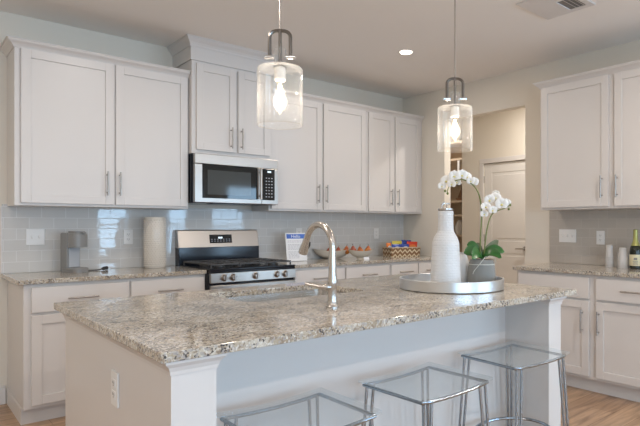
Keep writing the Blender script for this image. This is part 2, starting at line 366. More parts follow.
# ------------------------------------------------------------------ room
YW = 4.577; XR = 4.508; ZC = 2.75; XL = -2.6; XF = 8.0; YJ = 0.9; XD = 5.70; YE = 6.0
b = MB(); b.box(XL-0.1, XF+0.1, YB-0.1, YE+0.1, -0.1, 0); struct(b.build('floor', M['floor']))
b = MB(); b.box(XL-0.1, XF+0.1, YB-0.1, YE+0.1, ZC, ZC+0.1); struct(b.build('ceiling', M['ceiling']))
b = MB(); b.box(XL-0.1, XR+0.1, YW, YW+0.1, 0, ZC); struct(b.build('wall_north', M['wall']))
b = MB(); b.box(XL-0.1, XL, YB-0.1, YW, 0, ZC); struct(b.build('wall_west', M['wall']))
b = MB(); b.box(XR, XR+0.1, YJ, 2.917, 0, ZC).box(XR, XR+0.1, 3.93, YW, 0, ZC).box(XR, XR+0.1, 2.917, 3.93, 2.40, ZC)
struct(b.build('wall_east', M['wall']))
b = MB(); b.box(XR+0.1, XF, YJ, YJ+0.1, 0, ZC); struct(b.build('wall_southeast', M['wall']))
b = MB(); b.box(XF, XF+0.1, YB-0.1, YE+0.1, 0, ZC); struct(b.build('wall_far_east', M['wall']))
b = MB(); b.box(XR+0.1, XD, 2.3, 2.4, 0, ZC); struct(b.build('wall_hall_south', M['wall']))
b = MB(); b.box(XR, XF, YE, YE+0.1, 0, ZC).box(XR, XR+0.1, YW+0.1, YE, 0, ZC); struct(b.build('wall_hall_north', M['wall']))
# hall wall with the door: solid from y 2.3 to the door, over it, and on to y 4.66
DY0, DY1 = 3.53, 4.30
b = MB(); b.box(XD, XD+0.1, 2.3, DY0, 0, ZC).box(XD, XD+0.1, DY1, 4.66, 0, ZC).box(XD, XD+0.1, DY0, DY1, 2.05, ZC)
struct(b.build('wall_hall_east', M['wall']))
# wall behind the camera with its windows
b = MB(); xs = XL-0.1
for x0, x1, z0, z1, p in WINS:
    b.box(xs, x0, YB-0.1, YB, 0, ZC); b.box(x0, x1, YB-0.1, YB, 0, z0); b.box(x0, x1, YB-0.1, YB, z1, ZC); xs = x1
b.box(xs, XF+0.1, YB-0.1, YB, 0, ZC); struct(b.build('wall_south', M['wall']))
for i, (x0, x1, z0, z1, p) in enumerate(WINS):
    o = (x0, YB, z0); r = bpy.data.objects.new('window_%d' % (i+1), None); r.location = o; C.objects.link(r); struct(r)
    f = MB(o)
    for bx in ((x0, x0+0.05, z0, z1), (x1-0.05, x1, z0, z1), (x0+0.05, x1-0.05, z0, z0+0.05), (x0+0.05, x1-0.05, z1-0.05, z1), (x0+0.05, x1-0.05, (z0+z1)/2-0.025, (z0+z1)/2+0.025)):
        f.box(bx[0], bx[1], YB-0.08, YB-0.03, bx[2], bx[3])
    f.build('window_frame', M['trim'], r, 0.003)
    f = MB(o); f.box(x0+0.05, x1-0.05, YB-0.057, YB-0.053, z0+0.05, z1-0.05); f.build('window_pane', M['pane'], r)
# baseboards
def baseboard(name, x0, x1, y0, y1):
    b = MB(); b.box(x0, x1, y0, y1, 0, 0.115)
    if x1-x0 > y1-y0: b.box(x0, x1, (y0+0.005 if y1 == YW else y0), (y1 if y1 == YW else y1-0.005), 0.115, 0.13)
    else: b.box(x0+0.005 if x1 == XR else x0, x1 if x1 == XR else x1-0.005, y0, y1, 0.115, 0.13)
    struct(b.build(name, M['trim'], None, 0.003))
baseboard('baseboard_north', XL, 0.596, YW-0.015, YW)
baseboard('baseboard_east', XR-0.015, XR, 2.62, 2.917)
baseboard('baseboard_west', XL, XL+0.015, YB, YW)
# tile backsplashes
b = MB(); b.box(0.575, XR, YW-0.010, YW, 0.915, 1.40); struct(b.build('trim_1', M['tile']))
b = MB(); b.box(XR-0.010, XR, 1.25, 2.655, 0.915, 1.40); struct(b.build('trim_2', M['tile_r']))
b = MB(); b.box(0.567, 0.575, YW-0.011, YW, 0.915, 1.385); struct(b.build('trim_3', M['trim'], None, 0.002))

# hall door
dr = bpy.data.objects.new('door_1', None); dr.location = (XD, DY1, 0); C.objects.link(dr); struct(dr)
o0 = (XD, DY1, 0)
b = MB(o0)
fx = XD+0.012
b.box(fx+0.006, fx+0.035, DY0+0.003, DY1-0.003, 0.008, 2.045)
st = 0.115
for (y0, y1, z0, z1) in ((DY0+0.003, DY0+st, 0.008, 2.045), (DY1-st, DY1-0.003, 0.008, 2.045), (DY0+st, DY1-st, 1.925, 2.045), (DY0+st, DY1-st, 0.91, 1.06), (DY0+st, DY1-st, 0.008, 0.22)):
    b.box(fx, fx+0.006, y0, y1, z0, z1)
for (z0, z1) in ((1.095, 1.89), (0.255, 0.875)):
    b.box(fx+0.001, fx+0.006, DY0+st+0.035, DY1-st-0.035, z0, z1)
b.build('door_panel', M['door'], dr, 0.004)
b = MB(o0)
for (y0, y1, z0, z1) in ((DY1, DY1+0.06, 0, 2.05), (DY0-0.06, DY0, 0, 2.05), (DY0-0.06, DY1+0.06, 2.05, 2.11)):
    b.box(XD-0.016, XD, y0, y1, z0, z1)
b.build('door_casing', M['trim'], dr, 0.003)
b = MB(o0); hy = DY0+0.16; hz = 0.975
b.tube([(fx, hy, hz), (fx-0.012, hy, hz)], 0.028, 20); b.tube([(fx-0.012, hy, hz), (fx-0.05, hy, hz), (fx-0.055, hy+0.012, hz), (fx-0.055, hy+0.11, hz-0.004)], [0.01, 0.009, 0.009, 0.007], 10)
b.build('door_handle', M['pull'], dr, 0, True)
for hz in (0.25, 1.05, 1.80):
    b = MB(o0); b.tube([(XD+0.001, DY1, hz), (XD+0.001, DY1, hz+0.09)], 0.008, 10); b.build('hinge', M['pull'], dr, 0, True)
baseboard('baseboard_hall', XD-0.015, XD, DY1+0.061, 4.66)

# ------------------------------------------------------------------ cabinets
def shaker(b, x0, x1, z0, z1, yf, t=0.020, st=0.057, rec=0.009):
    b.box(x0, x0+st, yf, yf+t, z0, z1); b.box(x1-st, x1, yf, yf+t, z0, z1)
    b.box(x0+st, x1-st, yf, yf+t, z0, z0+st); b.box(x0+st, x1-st, yf, yf+t, z1-st, z1)
    b.box(x0+st, x1-st, yf+rec, yf+t, z0+st, z1-st)
def pull(parent, p0, p1, yf):
    """bar pull between two points (x,z) standing off a front at y=yf (facing -y)"""
    b = MB(); L = Vector((p1[0]-p0[0], 0, p1[1]-p0[1])); u = L.normalized()
    a = Vector((p0[0], yf-0.032, p0[1])); e = Vector((p1[0], yf-0.032, p1[1]))
    b.tube([a, e], 0.006, 12)
    for q in (a+u*0.022, e-u*0.022): b.tube([(q.x, yf, q.z), (q.x, yf-0.032, q.z)], 0.0052, 10)
    return b.build('handle', M['pull'], parent, 0, True)
def door(root, x0, x1, z0, z1, yf, side, hz=None, upper=True):
    b = MB(); shaker(b, x0, x1, z0, z1, yf); d = b.build('door', M['paint'], root, 0.0018)
    hx = x1-0.048 if side == 'r' else x0+0.024
    h0 = z0+0.065 if upper else z1-0.065-0.175
    if hz: h0 = hz
    pull(d, (hx, h0), (hx, h0+0.175), yf)
    return d
def drawer(root, x0, x1, z0, z1, yf, w=0.18):
    b = MB(); b.box(x0, x1, yf, yf+0.02, z0, z1); d = b.build('drawer', M['paint'], root, 0.0022)
    if not w: return d
    cx = (x0+x1)/2; pull(d, (cx-w/2, (z0+z1)/2), (cx+w/2, (z0+z1)/2), yf); return d
def crown_prof(h=0.075, p=0.055):
    # (outward, height) profile
    return [(0, 0), (0.006, 0), (0.010, h*0.18), (0.020, h*0.42), (0.036, h*0.66), (p-0.008, h*0.80), (p-0.008, h*0.88), (p, h*0.90), (p, h), (0, h)]
def crown(root, x0, x1, yf, yb, z, h=0.075, p=0.055, left=True, right=False, name='crown_molding'):
    """mitred crown: along the front (facing -y), returning along the left and/or right sides"""
    prof = crown_prof(h, p); b = MB(); path = []
    if left: path.append((x0, yb, -1, 0))
    path.append((x0, yf, -1 if left else 0, -1)); path.append((x1, yf, 1 if right else 0, -1))
    if right: path.append((x1, yb, 1, 0))
    rings = []
    for (x, y, dx, dy) in path:
        rings.append(b.verts([(x+dx*o, y+dy*o, z+hh) for o, hh in prof]))
    n = len(prof)
    for a, c in zip(rings, rings[1:]):
        for i in range(n): b.bm.faces.new([a[i], a[(i+1) % n], c[(i+1) % n], c[i]])
    b.bm.faces.new(rings[0]); b.bm.faces.new(rings[-1])
    return b.build(name, M['paint'], root)

UZ0, UZ1, UD = 1.385, 2.436, 0.308       # wall cabinet box
def wall_cabinet(label, loc, rz, W, doors, group, left_crown=False, right_crown=False, do_crown=True, hz=None):
    r = thing('wall_cabinet', label, 'cabinet', loc, rz, group)
    b = MB(); b.box(0, W, -UD, 0, 0, UZ1-UZ0); b.build('cabinet_body', M['paint'], r, 0.0015)
    for x0, x1, s in doors: door(r, x0, x1, 0.018, UZ1-UZ0-0.006, -UD-0.0205, s)
    if do_crown: crown(r, 0, W, -UD, 0, UZ1-UZ0-0.004, 0.054, 0.048, left_crown, right_crown)
    return r
G = 'white shaker wall cabinets'
wall_cabinet('white shaker wall cabinet above the grey coffee maker, left of the microwave, two doors', (0.605, YW, UZ0), 0, 1.178, [(0.035, 0.612, 'r'), (0.626, 1.165, 'l')], G, True)
wall_cabinet('white shaker wall cabinet right of the microwave above the propped flyer, two doors', (2.520, YW, UZ0), 0, 1.150, [(0.018, 0.575, 'r'), (0.597, 1.132, 'l')], G)
wall_cabinet('white shaker wall cabinet in the far corner above the snack basket, two narrower doors', (3.672, YW, UZ0), 0, 0.833, [(0.022, 0.380, 'r'), (0.406, 0.785, 'l')], G)
wall_cabinet('white shaker wall cabinet on the side wall above the wine bottle', (XR, 2.567, UZ0), -PI/2, 1.27, [(0.020, 0.606, 'r'), (0.654, 1.25, 'l')], G, True)
# over the microwave: deeper, with a tall boxed riser up to the ceiling
r = thing('wall_cabinet', 'taller white cabinet over the microwave with boxed riser and crown reaching the ceiling', 'cabinet', (1.786, YW, 1.830), 0, G)
MD = 0.367
b = MB(); b.box(0, 0.730, -MD, 0, 0, 0.745); b.build('cabinet_body', M['paint'], r, 0.0015)
door(r, 0.035, 0.377, 0.032, 0.722, -MD-0.0205, 'r', 0.062); door(r, 0.398, 0.702, 0.032, 0.722, -MD-0.0205, 'l', 0.062)
b = MB(); b.box(-0.012, 0.742, -MD-0.012, 0, 0.745, 0.86); b.build('riser', M['paint'], r, 0.002)
crown(r, -0.012, 0.742, -MD-0.012, 0, 0.852, 0.068, 0.05, True, True)

BZ0, BZ1, BD = 0.105, 0.884, 0.619
def base_cabinet(label, loc, rz, W, cols, group, left_skirt=False, toe=0.06):
    r = thing('base_cabinet', label, 'cabinet', loc, rz, group)
    b = MB(); b.box(0, W, -BD, 0, BZ0, BZ1); b.build('cabinet_body', M['paint'], r, 0.0015)
    b = MB(); b.box(0, W, -BD+toe, 0, 0, BZ0-0.0005); b.build('toe_kick', M['paint'], r)
    if left_skirt:
        b = MB(); b.prism([(-0.0003, 0), (-0.005, 0), (-0.005, 0.098), (-0.002, 0.105), (-0.0003, 0.105)], 'y', -BD+toe-0.004, 0); b.build('base_molding', M['trim'], r)
    for c in cols:
        x0, x1, s = c[:3]
        drawer(r, x0, x1, 0.705, 0.862, -BD-0.0205, c[3] if len(c) > 3 else 0.18)
        door(r, x0, x1, 0.128, 0.688, -BD-0.0205, s, None, False)
    return r
GB = 'white shaker base cabinets'
base_cabinet('white base cabinet under the coffee maker, left of the range', (0.608, YW-0.002, 0), 0, 1.176, [(0.040, 0.616, 'r'), (0.632, 1.160, 'l')], GB, True)
base_cabinet('white base cabinet right of the range under the fruit bowls', (2.551, YW-0.002, 0), 0, 1.150, [(0.030, 0.564, 'r'), (0.594, 1.133, 'l')], GB)
base_cabinet('white base cabinet in the far corner under the snack basket', (3.703, YW-0.002, 0), 0, 0.800, [(0.018, 0.392, 'r'), (0.412, 0.770, 'l')], GB)
base_cabinet('white base cabinet on the side wall under the wine bottle', (XR-0.002, 2.590, 0), -PI/2, 1.27, [(0.022, 0.629, 'r', 0), (0.683, 1.25, 'l')], GB, True)

# ------------------------------------------------------------------ countertops
CT0, CT1 = 0.885, 0.914
def slab(label, x0, x1, y0, y1):
    b = MB((x0, y0, CT0)); b.box(x0, x1, y0, y1, CT0, CT1)
    return tag(b.build('countertop', M['granite'], None, 0.003), label, 'countertop')
slab('speckled granite countertop under the coffee maker, left of the range', 0.572, 1.783, YW-0.652, YW-0.0105)
slab('speckled granite countertop right of the range under the fruit bowls', 2.551, XR-0.002, YW-0.652, YW-0.0105)
slab('speckled granite countertop on the side wall under the wine bottle', XR-0.652, XR-0.0105, 1.29, 2.618)
# island counter with the sink cut out
IX0, IX1, IY0, IY1 = 0.525, 2.690, 1.430, 2.690
HX0, HX1, HY0, HY1 = 1.150, 1.840, 2.125, 2.550
def slab_hole(b, z0, z1):
    rc = 0.055; ns = 6
    hole = []
    for cx, cy, a0 in ((HX1-rc, HY1-rc, 0), (HX0+rc, HY1-rc, 90), (HX0+rc, HY0+rc, 180), (HX1-rc, HY0+rc, 270)):
        for i in range(ns+1):
            a = math.radians(a0+90*i/ns); hole.append((cx+rc*math.cos(a), cy+rc*math.sin(a)))
    outer = [(IX1, IY1), (IX0, IY1), (IX0, IY0), (IX1, IY0)]
    H = {z: b.verts([(x, y, z) for x, y in hole]) for z in (z0, z1)}; O = {z: b.verts([(x, y, z) for x, y in outer]) for z in (z0, z1)}
    n = len(hole); k = ns+1
    for z in (z0, z1):
        for q in range(4):
            for i in range(q*k, q*k+ns): b.bm.faces.new([H[z][i], H[z][i+1], O[z][q]])
            b.bm.faces.new([H[z][q*k+ns], H[z][(q*k+ns+1) % n], O[z][(q+1) % 4], O[z][q]])
    for i in range(n): b.bm.faces.new([H[z0][i], H[z0][(i+1) % n], H[z1][(i+1) % n], H[z1][i]])
    for i in range(4): b.bm.faces.new([O[z0][i], O[z0][(i+1) % 4], O[z1][(i+1) % 4], O[z1][i]])
b = MB((IX0, IY0, CT0)); slab_hole(b, CT0, CT1)
tag(b.build('countertop', M['granite'], None, 0.003), 'large polished granite slab on the island in front, with the sink cut out', 'countertop')
# sink
so = ((HX0+HX1)/2, (HY0+HY1)/2, 0.70)
r = thing('sink', 'undermount stainless steel sink in the island countertop behind the faucet', 'sink', so)
b = MB(so)
def rr(x0, x1, y0, y1, rc, z, ns=6):
    p = []
    for cx, cy, a0 in ((x1-rc, y1-rc, 0), (x0+rc, y1-rc, 90), (x0+rc, y0+rc, 180), (x1-rc, y0+rc, 270)):
        for i in range(ns+1):
            a = math.radians(a0+90*i/ns); p.append((cx+rc*math.cos(a), cy+rc*math.sin(a), z))
    return p
def loft(b, loops, cap0=True, cap1=True):
    R = [b.verts(l) for l in loops]; n = len(R[0])
    for a, c in zip(R, R[1:]):
        for i in range(n): b.bm.faces.new([a[i], a[(i+1) % n], c[(i+1) % n], c[i]])
    if cap0: b.bm.faces.new(R[0][::-1])
    if cap1: b.bm.faces.new(R[-1])
e = 0.004
loft(b, [rr(HX0-0.02, HX1+0.02, HY0-0.02, HY1+0.02, 0.07, 0.8835), rr(HX0-e, HX1+e, HY0-e, HY1+e, 0.058, 0.8835), rr(HX0+0.002, HX1-0.002, HY0+0.002, HY1-0.002, 0.055, 0.72),
         rr(HX0+0.03, HX1-0.03, HY0+0.03, HY1-0.03, 0.05, 0.70)], False, True)
bo = b.build('basin', M['sinksteel'], r, 0, True)
sm = bo.modifiers.new('thick', 'SOLIDIFY'); sm.thickness = 0.0015; sm.offset = 0
b = MB(so); b.lathe([(0.045, 0.0), (0.045, 0.003), (0.03, 0.003), (0.028, 0.001)], (so[0], so[1], 0.701), 24); b.build('drain', M['chrome'], r, 0, True)

# ------------------------------------------------------------------ island
io = (1.58, 2.1, 0)
BX0, BX1, BY0, BY1 = 0.563, 2.585, 1.462, 2.655
PY = 1.722; WL = 0.130; WR = 0.115
isl = thing('kitchen_island', 'white painted island with recessed seating side and a post at each end', 'island', io)
b = MB(io); b.box(BX0+0.02, BX1-0.02, PY, BY1, 0.0, 0.68).box(BX0+0.02, BX1-0.02, PY, HY0-0.03, 0.68, 0.8845).box(BX0+0.02, BX1-0.02, HY1+0.03, BY1, 0.68, 0.8845)
b.box(BX0+0.02, HX0-0.03, HY0-0.03, HY1+0.03, 0.68, 0.8845).box(HX1+0.03, BX1-0.02, HY0-0.03, HY1+0.03, 0.68, 0.8845)
b.build('island_body', M['paint'], isl)
for (x0, x1) in ((BX0, BX0+0.0195), (BX1-0.0195, BX1)):
    b = MB(io); b.box(x0, x1, PY, BY1, 0, 0.8845); b.build('end_panel', M['paint'], isl)
for (x0, x1) in ((BX0, BX0+WL), (BX1-WR, BX1)):
    b = MB(io); b.box(x0, x1, BY0, PY, 0, 0.8845); p = b.build('end_post', M['paint'], isl)
    # cove capital around the post
    pr = [(0, 0), (0.004, 0), (0.005, 0.010), (0.010, 0.022), (0.019, 0.031), (0.022, 0.034), (0.022, 0.042), (0, 0.042)]
    c = MB(io); zc = 0.8425; inner = x0 == BX0
    ys = BY1 if True else PY
    path = [(x0, BY1 if inner else PY-0.001, -1, 0), (x0, BY0, -1, -1), (x1, BY0, 1, -1), (x1, PY-0.001 if inner else BY1, 1, 0)]
    rings = [c.verts([(x+dx*o, y+dy*o, zc+h) for o, h in pr]) for x, y, dx, dy in path]
    for a, d in zip(rings, rings[1:]):
        for i in range(len(pr)): c.bm.faces.new([a[i], a[(i+1) % len(pr)], d[(i+1) % len(pr)], d[i]])
    c.bm.faces.new(rings[0]); c.bm.faces.new(rings[-1]); c.build('capital', M['paint'], p)
b = MB(io); b.box(BX0+WL, BX1-WR, PY-0.014, PY-0.0005, 0, 0.10).box(BX0-0.013, BX0-0.0005, BY0, BY1, 0, 0.1); b.build('base_molding', M['trim'], isl, 0.003)
for x0, x1 in ((0.60, 1.10), (1.12, 1.49), (1.51, 1.88), (1.90, 2.55)):
    b = MB(io); shk = MB(io)
    for (a, c, z0, z1) in ((x0, x0+0.057, 0.12, 0.84), (x1-0.057, x1, 0.12, 0.84), (x0+0.057, x1-0.057, 0.12, 0.177), (x0+0.057, x1-0.057, 0.783, 0.84)): shk.box(a, c, BY1+0.0005, BY1+0.02, z0, z1)
    shk.box(x0+0.057, x1-0.057, BY1+0.0005, BY1+0.011, 0.177, 0.783); shk.build('door', M['paint'], isl, 0.002)

# ------------------------------------------------------------------ faucet
FX, FY = 1.345, 1.775
fo = (FX, FY, CT1)
fa = thing('faucet', 'tall brushed nickel pull-down faucet with curved spout on the island', 'faucet', fo)
b = MB(fo); b.lathe([(0.027, 0), (0.027, 0.006), (0.0215, 0.012), (0.0195, 0.03), (0.0185, 0.085), (0.0205, 0.09), (0.0205, 0.110), (0.018, 0.122), (0.0165, 0.14)], fo, 32)
b.build('faucet_body', M['nickel'], fa, 0, True)
pts = []; R = 0.095
zt = CT1+0.243; dxs = 0.0
pts.append((FX, FY, CT1+0.132)); pts.append((FX, FY+0.000, CT1+0.18))
for i in range(0, 19):
    a = PI*(i/18)*0.88
    pts.append((FX, FY+R-R*math.cos(a), zt+R*math.sin(a)))
b = MB(fo); b.tube(pts, [0.0165, 0.0155]+[0.0140]*(len(pts)-2), 16); b.build('spout', M['nickel'], fa, 0, True)
e1 = Vector(pts[-1]); dirv = (Vector(pts[-1])-Vector(pts[-2])).normalized()
b = MB(fo); b.tube([e1, e1+dirv*0.008, e1+dirv*0.020, e1+dirv*0.060, e1+dirv*0.072], [0.0140, 0.0150, 0.0155, 0.0205, 0.0195], 18)
wd = b.build('spray_head', M['nickel'], fa, 0, True)
b = MB(fo); q = e1+dirv*0.018+Vector((0.0165, -0.006, 0)); b.tube([q, q+dirv*0.014, q+dirv*0.030], [0.0045, 0.0065, 0.005], 10); b.build('spray_button', M['blackplastic'], wd, 0, True)
b = MB(fo); hz = CT1+0.084
b.tube([(FX-0.010, FY+0.002, hz), (FX-0.026, FY+0.008, hz), (FX-0.036, FY+0.014, hz+0.001)], [0.0155, 0.0150, 0.009], 14)
b.tube([(FX-0.030, FY+0.010, hz), (FX-0.060, FY+0.04, hz+0.007), (FX-0.088, FY+0.066, hz+0.014)], [0.0100, 0.0085, 0.0065], 10)
b.build('lever', M['nickel'], fa, 0, True)

# ------------------------------------------------------------------ range
RX0, RX1 = 1.788, 2.546; RW = RX1-RX0; RF = 3.865
ro = (RX0, YW-0.012, 0)
rg = thing('gas_range', 'stainless steel gas range with black cast iron grates between the base cabinets', 'range', ro)
b = MB(ro); b.box(RX0, RX1, RF+0.035, YW-0.04, 0.03, 0.905); b.build('range_body', M['black'], rg, 0.003)
b = MB(ro); b.prism([(RF+0.002, 0.815), (RF+0.036, 0.815), (RF+0.036, 0.888), (RF+0.004, 0.888)], 'x', RX0+0.002, RX1-0.002); cp = b.build('control_panel', M['steel_front'], rg, 0.002)
for kx in (1.896, 1.970, 2.166, 2.362, 2.440):
    b = MB(ro); yk = RF+0.010
    b.tube([(kx, yk, 0.852), (kx, yk-0.008, 0.852), (kx, yk-0.010, 0.852), (kx, yk-0.036, 0.852), (kx, yk-0.040, 0.852)], [0.029, 0.029, 0.0245, 0.0215, 0.018], 20)
    b.box(kx-0.004, kx+0.004, yk-0.048, yk-0.036, 0.832, 0.872)
    b.build('knob', M['steel'], cp, 0, True)
b = MB(ro); b.box(RX0+0.001, RX1-0.001, RF+0.010, YW-0.12, 0.906, 0.922).box(RX0+0.001, RX1-0.001, RF+0.010, RF+0.0345, 0.889, 0.906); ck = b.build('cooktop', M['black'], rg, 0.004)
for (bx, by, br_) in ((1.93, 4.02, 0.045), (1.93, 4.30, 0.036), (2.167, 4.16, 0.05), (2.405, 4.02, 0.05), (2.405, 4.30, 0.036)):
    b = MB(ro); b.lathe([(br_, 0), (br_, 0.009), (br_*0.8, 0.010), (br_*0.8, 0.017), (br_*0.5, 0.018)], (bx, by, 0.9225), 24); b.build('burner', M['iron'], ck, 0, True)
for g0, g1 in ((RX0+0.02, RX0+0.258), (RX0+0.262, RX0+0.498), (RX0+0.502, RX1-0.02)):
    b = MB(ro); y0, y1 = RF+0.045, YW-0.145; z0, z1 = 0.944, 0.957; t = 0.011
    for x in (g0, g1-t): b.box(x, x+t, y0, y1, z0, z1)
    for y in (y0, (y0+y1)/2-t/2, y1-t): b.box(g0+t, g1-t, y, y+t, z0, z1)
    gm = (g0+g1)/2
    b.box(gm-t/2, gm+t/2, y0+t, (y0+y1)/2-t/2, z0+0.002, z1+0.003); b.box(gm-t/2, gm+t/2, (y0+y1)/2+t/2, y1-t, z0+0.002, z1+0.003)
    for yq in ((3*y0+y1)/4, (y0+3*y1)/4):
        b.box(g0+t, gm-t/2, yq-t/2, yq+t/2, z0+0.002, z1+0.003); b.box(gm+t/2, g1-t, yq-t/2, yq+t/2, z0+0.002, z1+0.003)
    for x in (g0, g1-t):
        for y in (y0, y1-t): b.box(x, x+t, y, y+t, 0.9225, z0)
    b.build('grate', M['iron'], ck, 0.002)
# backguard
b = MB(ro); b.box(RX0+0.004, RX1-0.004, YW-0.10, YW-0.013, 0.905, 1.065); b.build('backguard_base', M['black'], rg, 0.003)
b = MB(ro); b.prism([(YW-0.094, 1.060), (YW-0.013, 1.060), (YW-0.013, 1.215), (YW-0.050, 1.215), (YW-0.064, 1.208)], 'x', RX0+0.002, RX1-0.002); bgd = b.build('backguard', M['steel'], rg, 0.003)
def bgy(z): return YW-0.094+(z-1.060)/(1.208-1.060)*0.030
b = MB(ro); xa, xb_ = 2.068, 2.278
b.hexa([(xa, bgy(1.098)-0.002, 1.098), (xb_, bgy(1.098)-0.002, 1.098), (xb_, bgy(1.098)+0.002, 1.098), (xa, bgy(1.098)+0.002, 1.098)],
       [(xa, bgy(1.172)-0.002, 1.172), (xb_, bgy(1.172)-0.002, 1.172), (xb_, bgy(1.172)+0.002, 1.172), (xa, bgy(1.172)+0.002, 1.172)])
dp = b.build('control_display', M['blackglass'], bgd)
b = MB(ro)
yq = bgy(1.14)-0.003
b.box(2.150, 2.166, yq-0.003, yq+0.001, 1.138, 1.152); b.box(2.170, 2.186, yq-0.003, yq+0.001, 1.138, 1.152)
b.build('clock_digits', M['lcd'], dp)
b = MB(ro)
for i in range(7):
    for j, z in enumerate((1.112, 1.128)):
        x = 2.082+i*0.0275; y = bgy(z)-0.0032; b.box(x, x+0.012, y-0.001, y+0.001, z, z+0.006)
b.build('button_marks', M['inkgrey'], dp)
# oven door, handle, drawer
b = MB(ro); b.box(RX0+0.004, RX1-0.004, RF+0.004, RF+0.0345, 0.20, 0.795); od = b.build('oven_door', M['steel_front'], rg, 0.004)
b = MB(ro); b.box(RX0+0.10, RX1-0.10, RF+0.001, RF+0.0038, 0.33, 0.67); b.build('oven_window', M['blackglass'], od)
b = MB(ro); b.tube([(RX0+0.05, RF-0.038, 0.752), (RX1-0.05, RF-0.038, 0.752)], 0.012, 14)
for x in (RX0+0.075, RX1-0.075): b.tube([(x, RF+0.003, 0.752), (x, RF-0.038, 0.752)], 0.009, 10)
b.build('handle', M['steel'], od, 0, True)
b = MB(ro); b.box(RX0+0.004, RX1-0.004, RF+0.006, RF+0.0345, 0.05, 0.19); b.build('drawer', M['steel'], rg, 0.004)
for x in (RX0+0.03, RX1-0.07):
    for y in (RF+0.08, YW-0.12): b = MB(ro); b.box(x, x+0.04, y, y+0.04, 0, 0.03); b.build('foot', M['blackplastic'], rg)

# ------------------------------------------------------------------ microwave
mo = (RX0, YW, 1.40); MF = 4.155; MX0, MX1 = 1.790, 2.548
mw = thing('microwave', 'stainless steel over-the-range microwave with black door window', 'microwave', (1.79, YW-0.012, 1.430))
mo = (1.79, YW-0.012, 1.430); Z0, Z1 = 1.432, 1.829
b = MB(mo); b.box(MX0, MX1, MF+0.036, YW-0.012, Z0, Z1-0.001); b.build('microwave_body', M['black'], mw, 0.003)
xd = 2.385
b = MB(mo); b.box(MX0, MX1, MF, MF+0.035, Z1-0.083, Z1-0.002); tb = b.build('top_grille', M['steel'], mw, 0.004)
b = MB(mo); b.prism([(2.196, Z1-0.048), (2.214, Z1-0.048), (2.205, Z1-0.030)], 'y', MF-0.001, MF+0.001); b.build('emblem', M['pull'], tb)
b = MB(mo); b.box(MX0, xd, MF, MF+0.035, Z0+0.004, Z1-0.085); md = b.build('door', M['steel'], mw, 0.004)
b = MB(mo); b.box(1.850, 2.342, MF-0.003, MF+0.001, Z0+0.040, Z1-0.086); wg = b.build('door_window', M['blackglass'], md, 0.001)
b = MB(mo); b.box(1.893, 2.280, MF-0.0045, MF-0.0028, Z0+0.070, Z1-0.130); b.build('window_screen', M['ovenglass'], wg)
b = MB(mo); b.tube([(2.360, MF-0.034, Z0+0.045), (2.360, MF-0.034, Z1-0.090)], 0.0125, 14)
for z in (Z0+0.075, Z1-0.120): b.tube([(2.360, MF, z), (2.360, MF-0.034, z)], 0.008, 10)
b.build('handle', M['steel'], md, 0, True)
b = MB(mo); b.box(xd+0.002, MX1, MF, MF+0.035, Z0+0.004, Z1-0.085); cpn = b.build('control_panel', M['steel'], mw, 0.004)
b = MB(mo); b.box(xd+0.007, 2.512, MF-0.003, MF+0.001, Z0+0.040, Z1-0.088); kp = b.build('keypad', M['blackglass'], cpn, 0.001)
b = MB(mo); b.box(2.440, 2.475, MF-0.0042, MF-0.0028, Z1-0.118, Z1-0.104); b.build('clock_digits', M['lcd'], kp)
b = MB(mo)
for i in range(3):
    for j in range(7):
        if j in (3, ) and i == 1: pass
        x = 2.422+i*0.027; z = Z0+0.065+j*0.027; b.box(x, x+0.013, MF-0.0040, MF-0.0028, z, z+0.008)
b.build('key_marks', M['inkgrey'], kp)
b = MB(mo); b.box(1.96, 2.26, MF+0.03, MF+0.16, Z0-0.003, Z0+0.001); b.build('vent_slot', M['blackplastic'], mw)

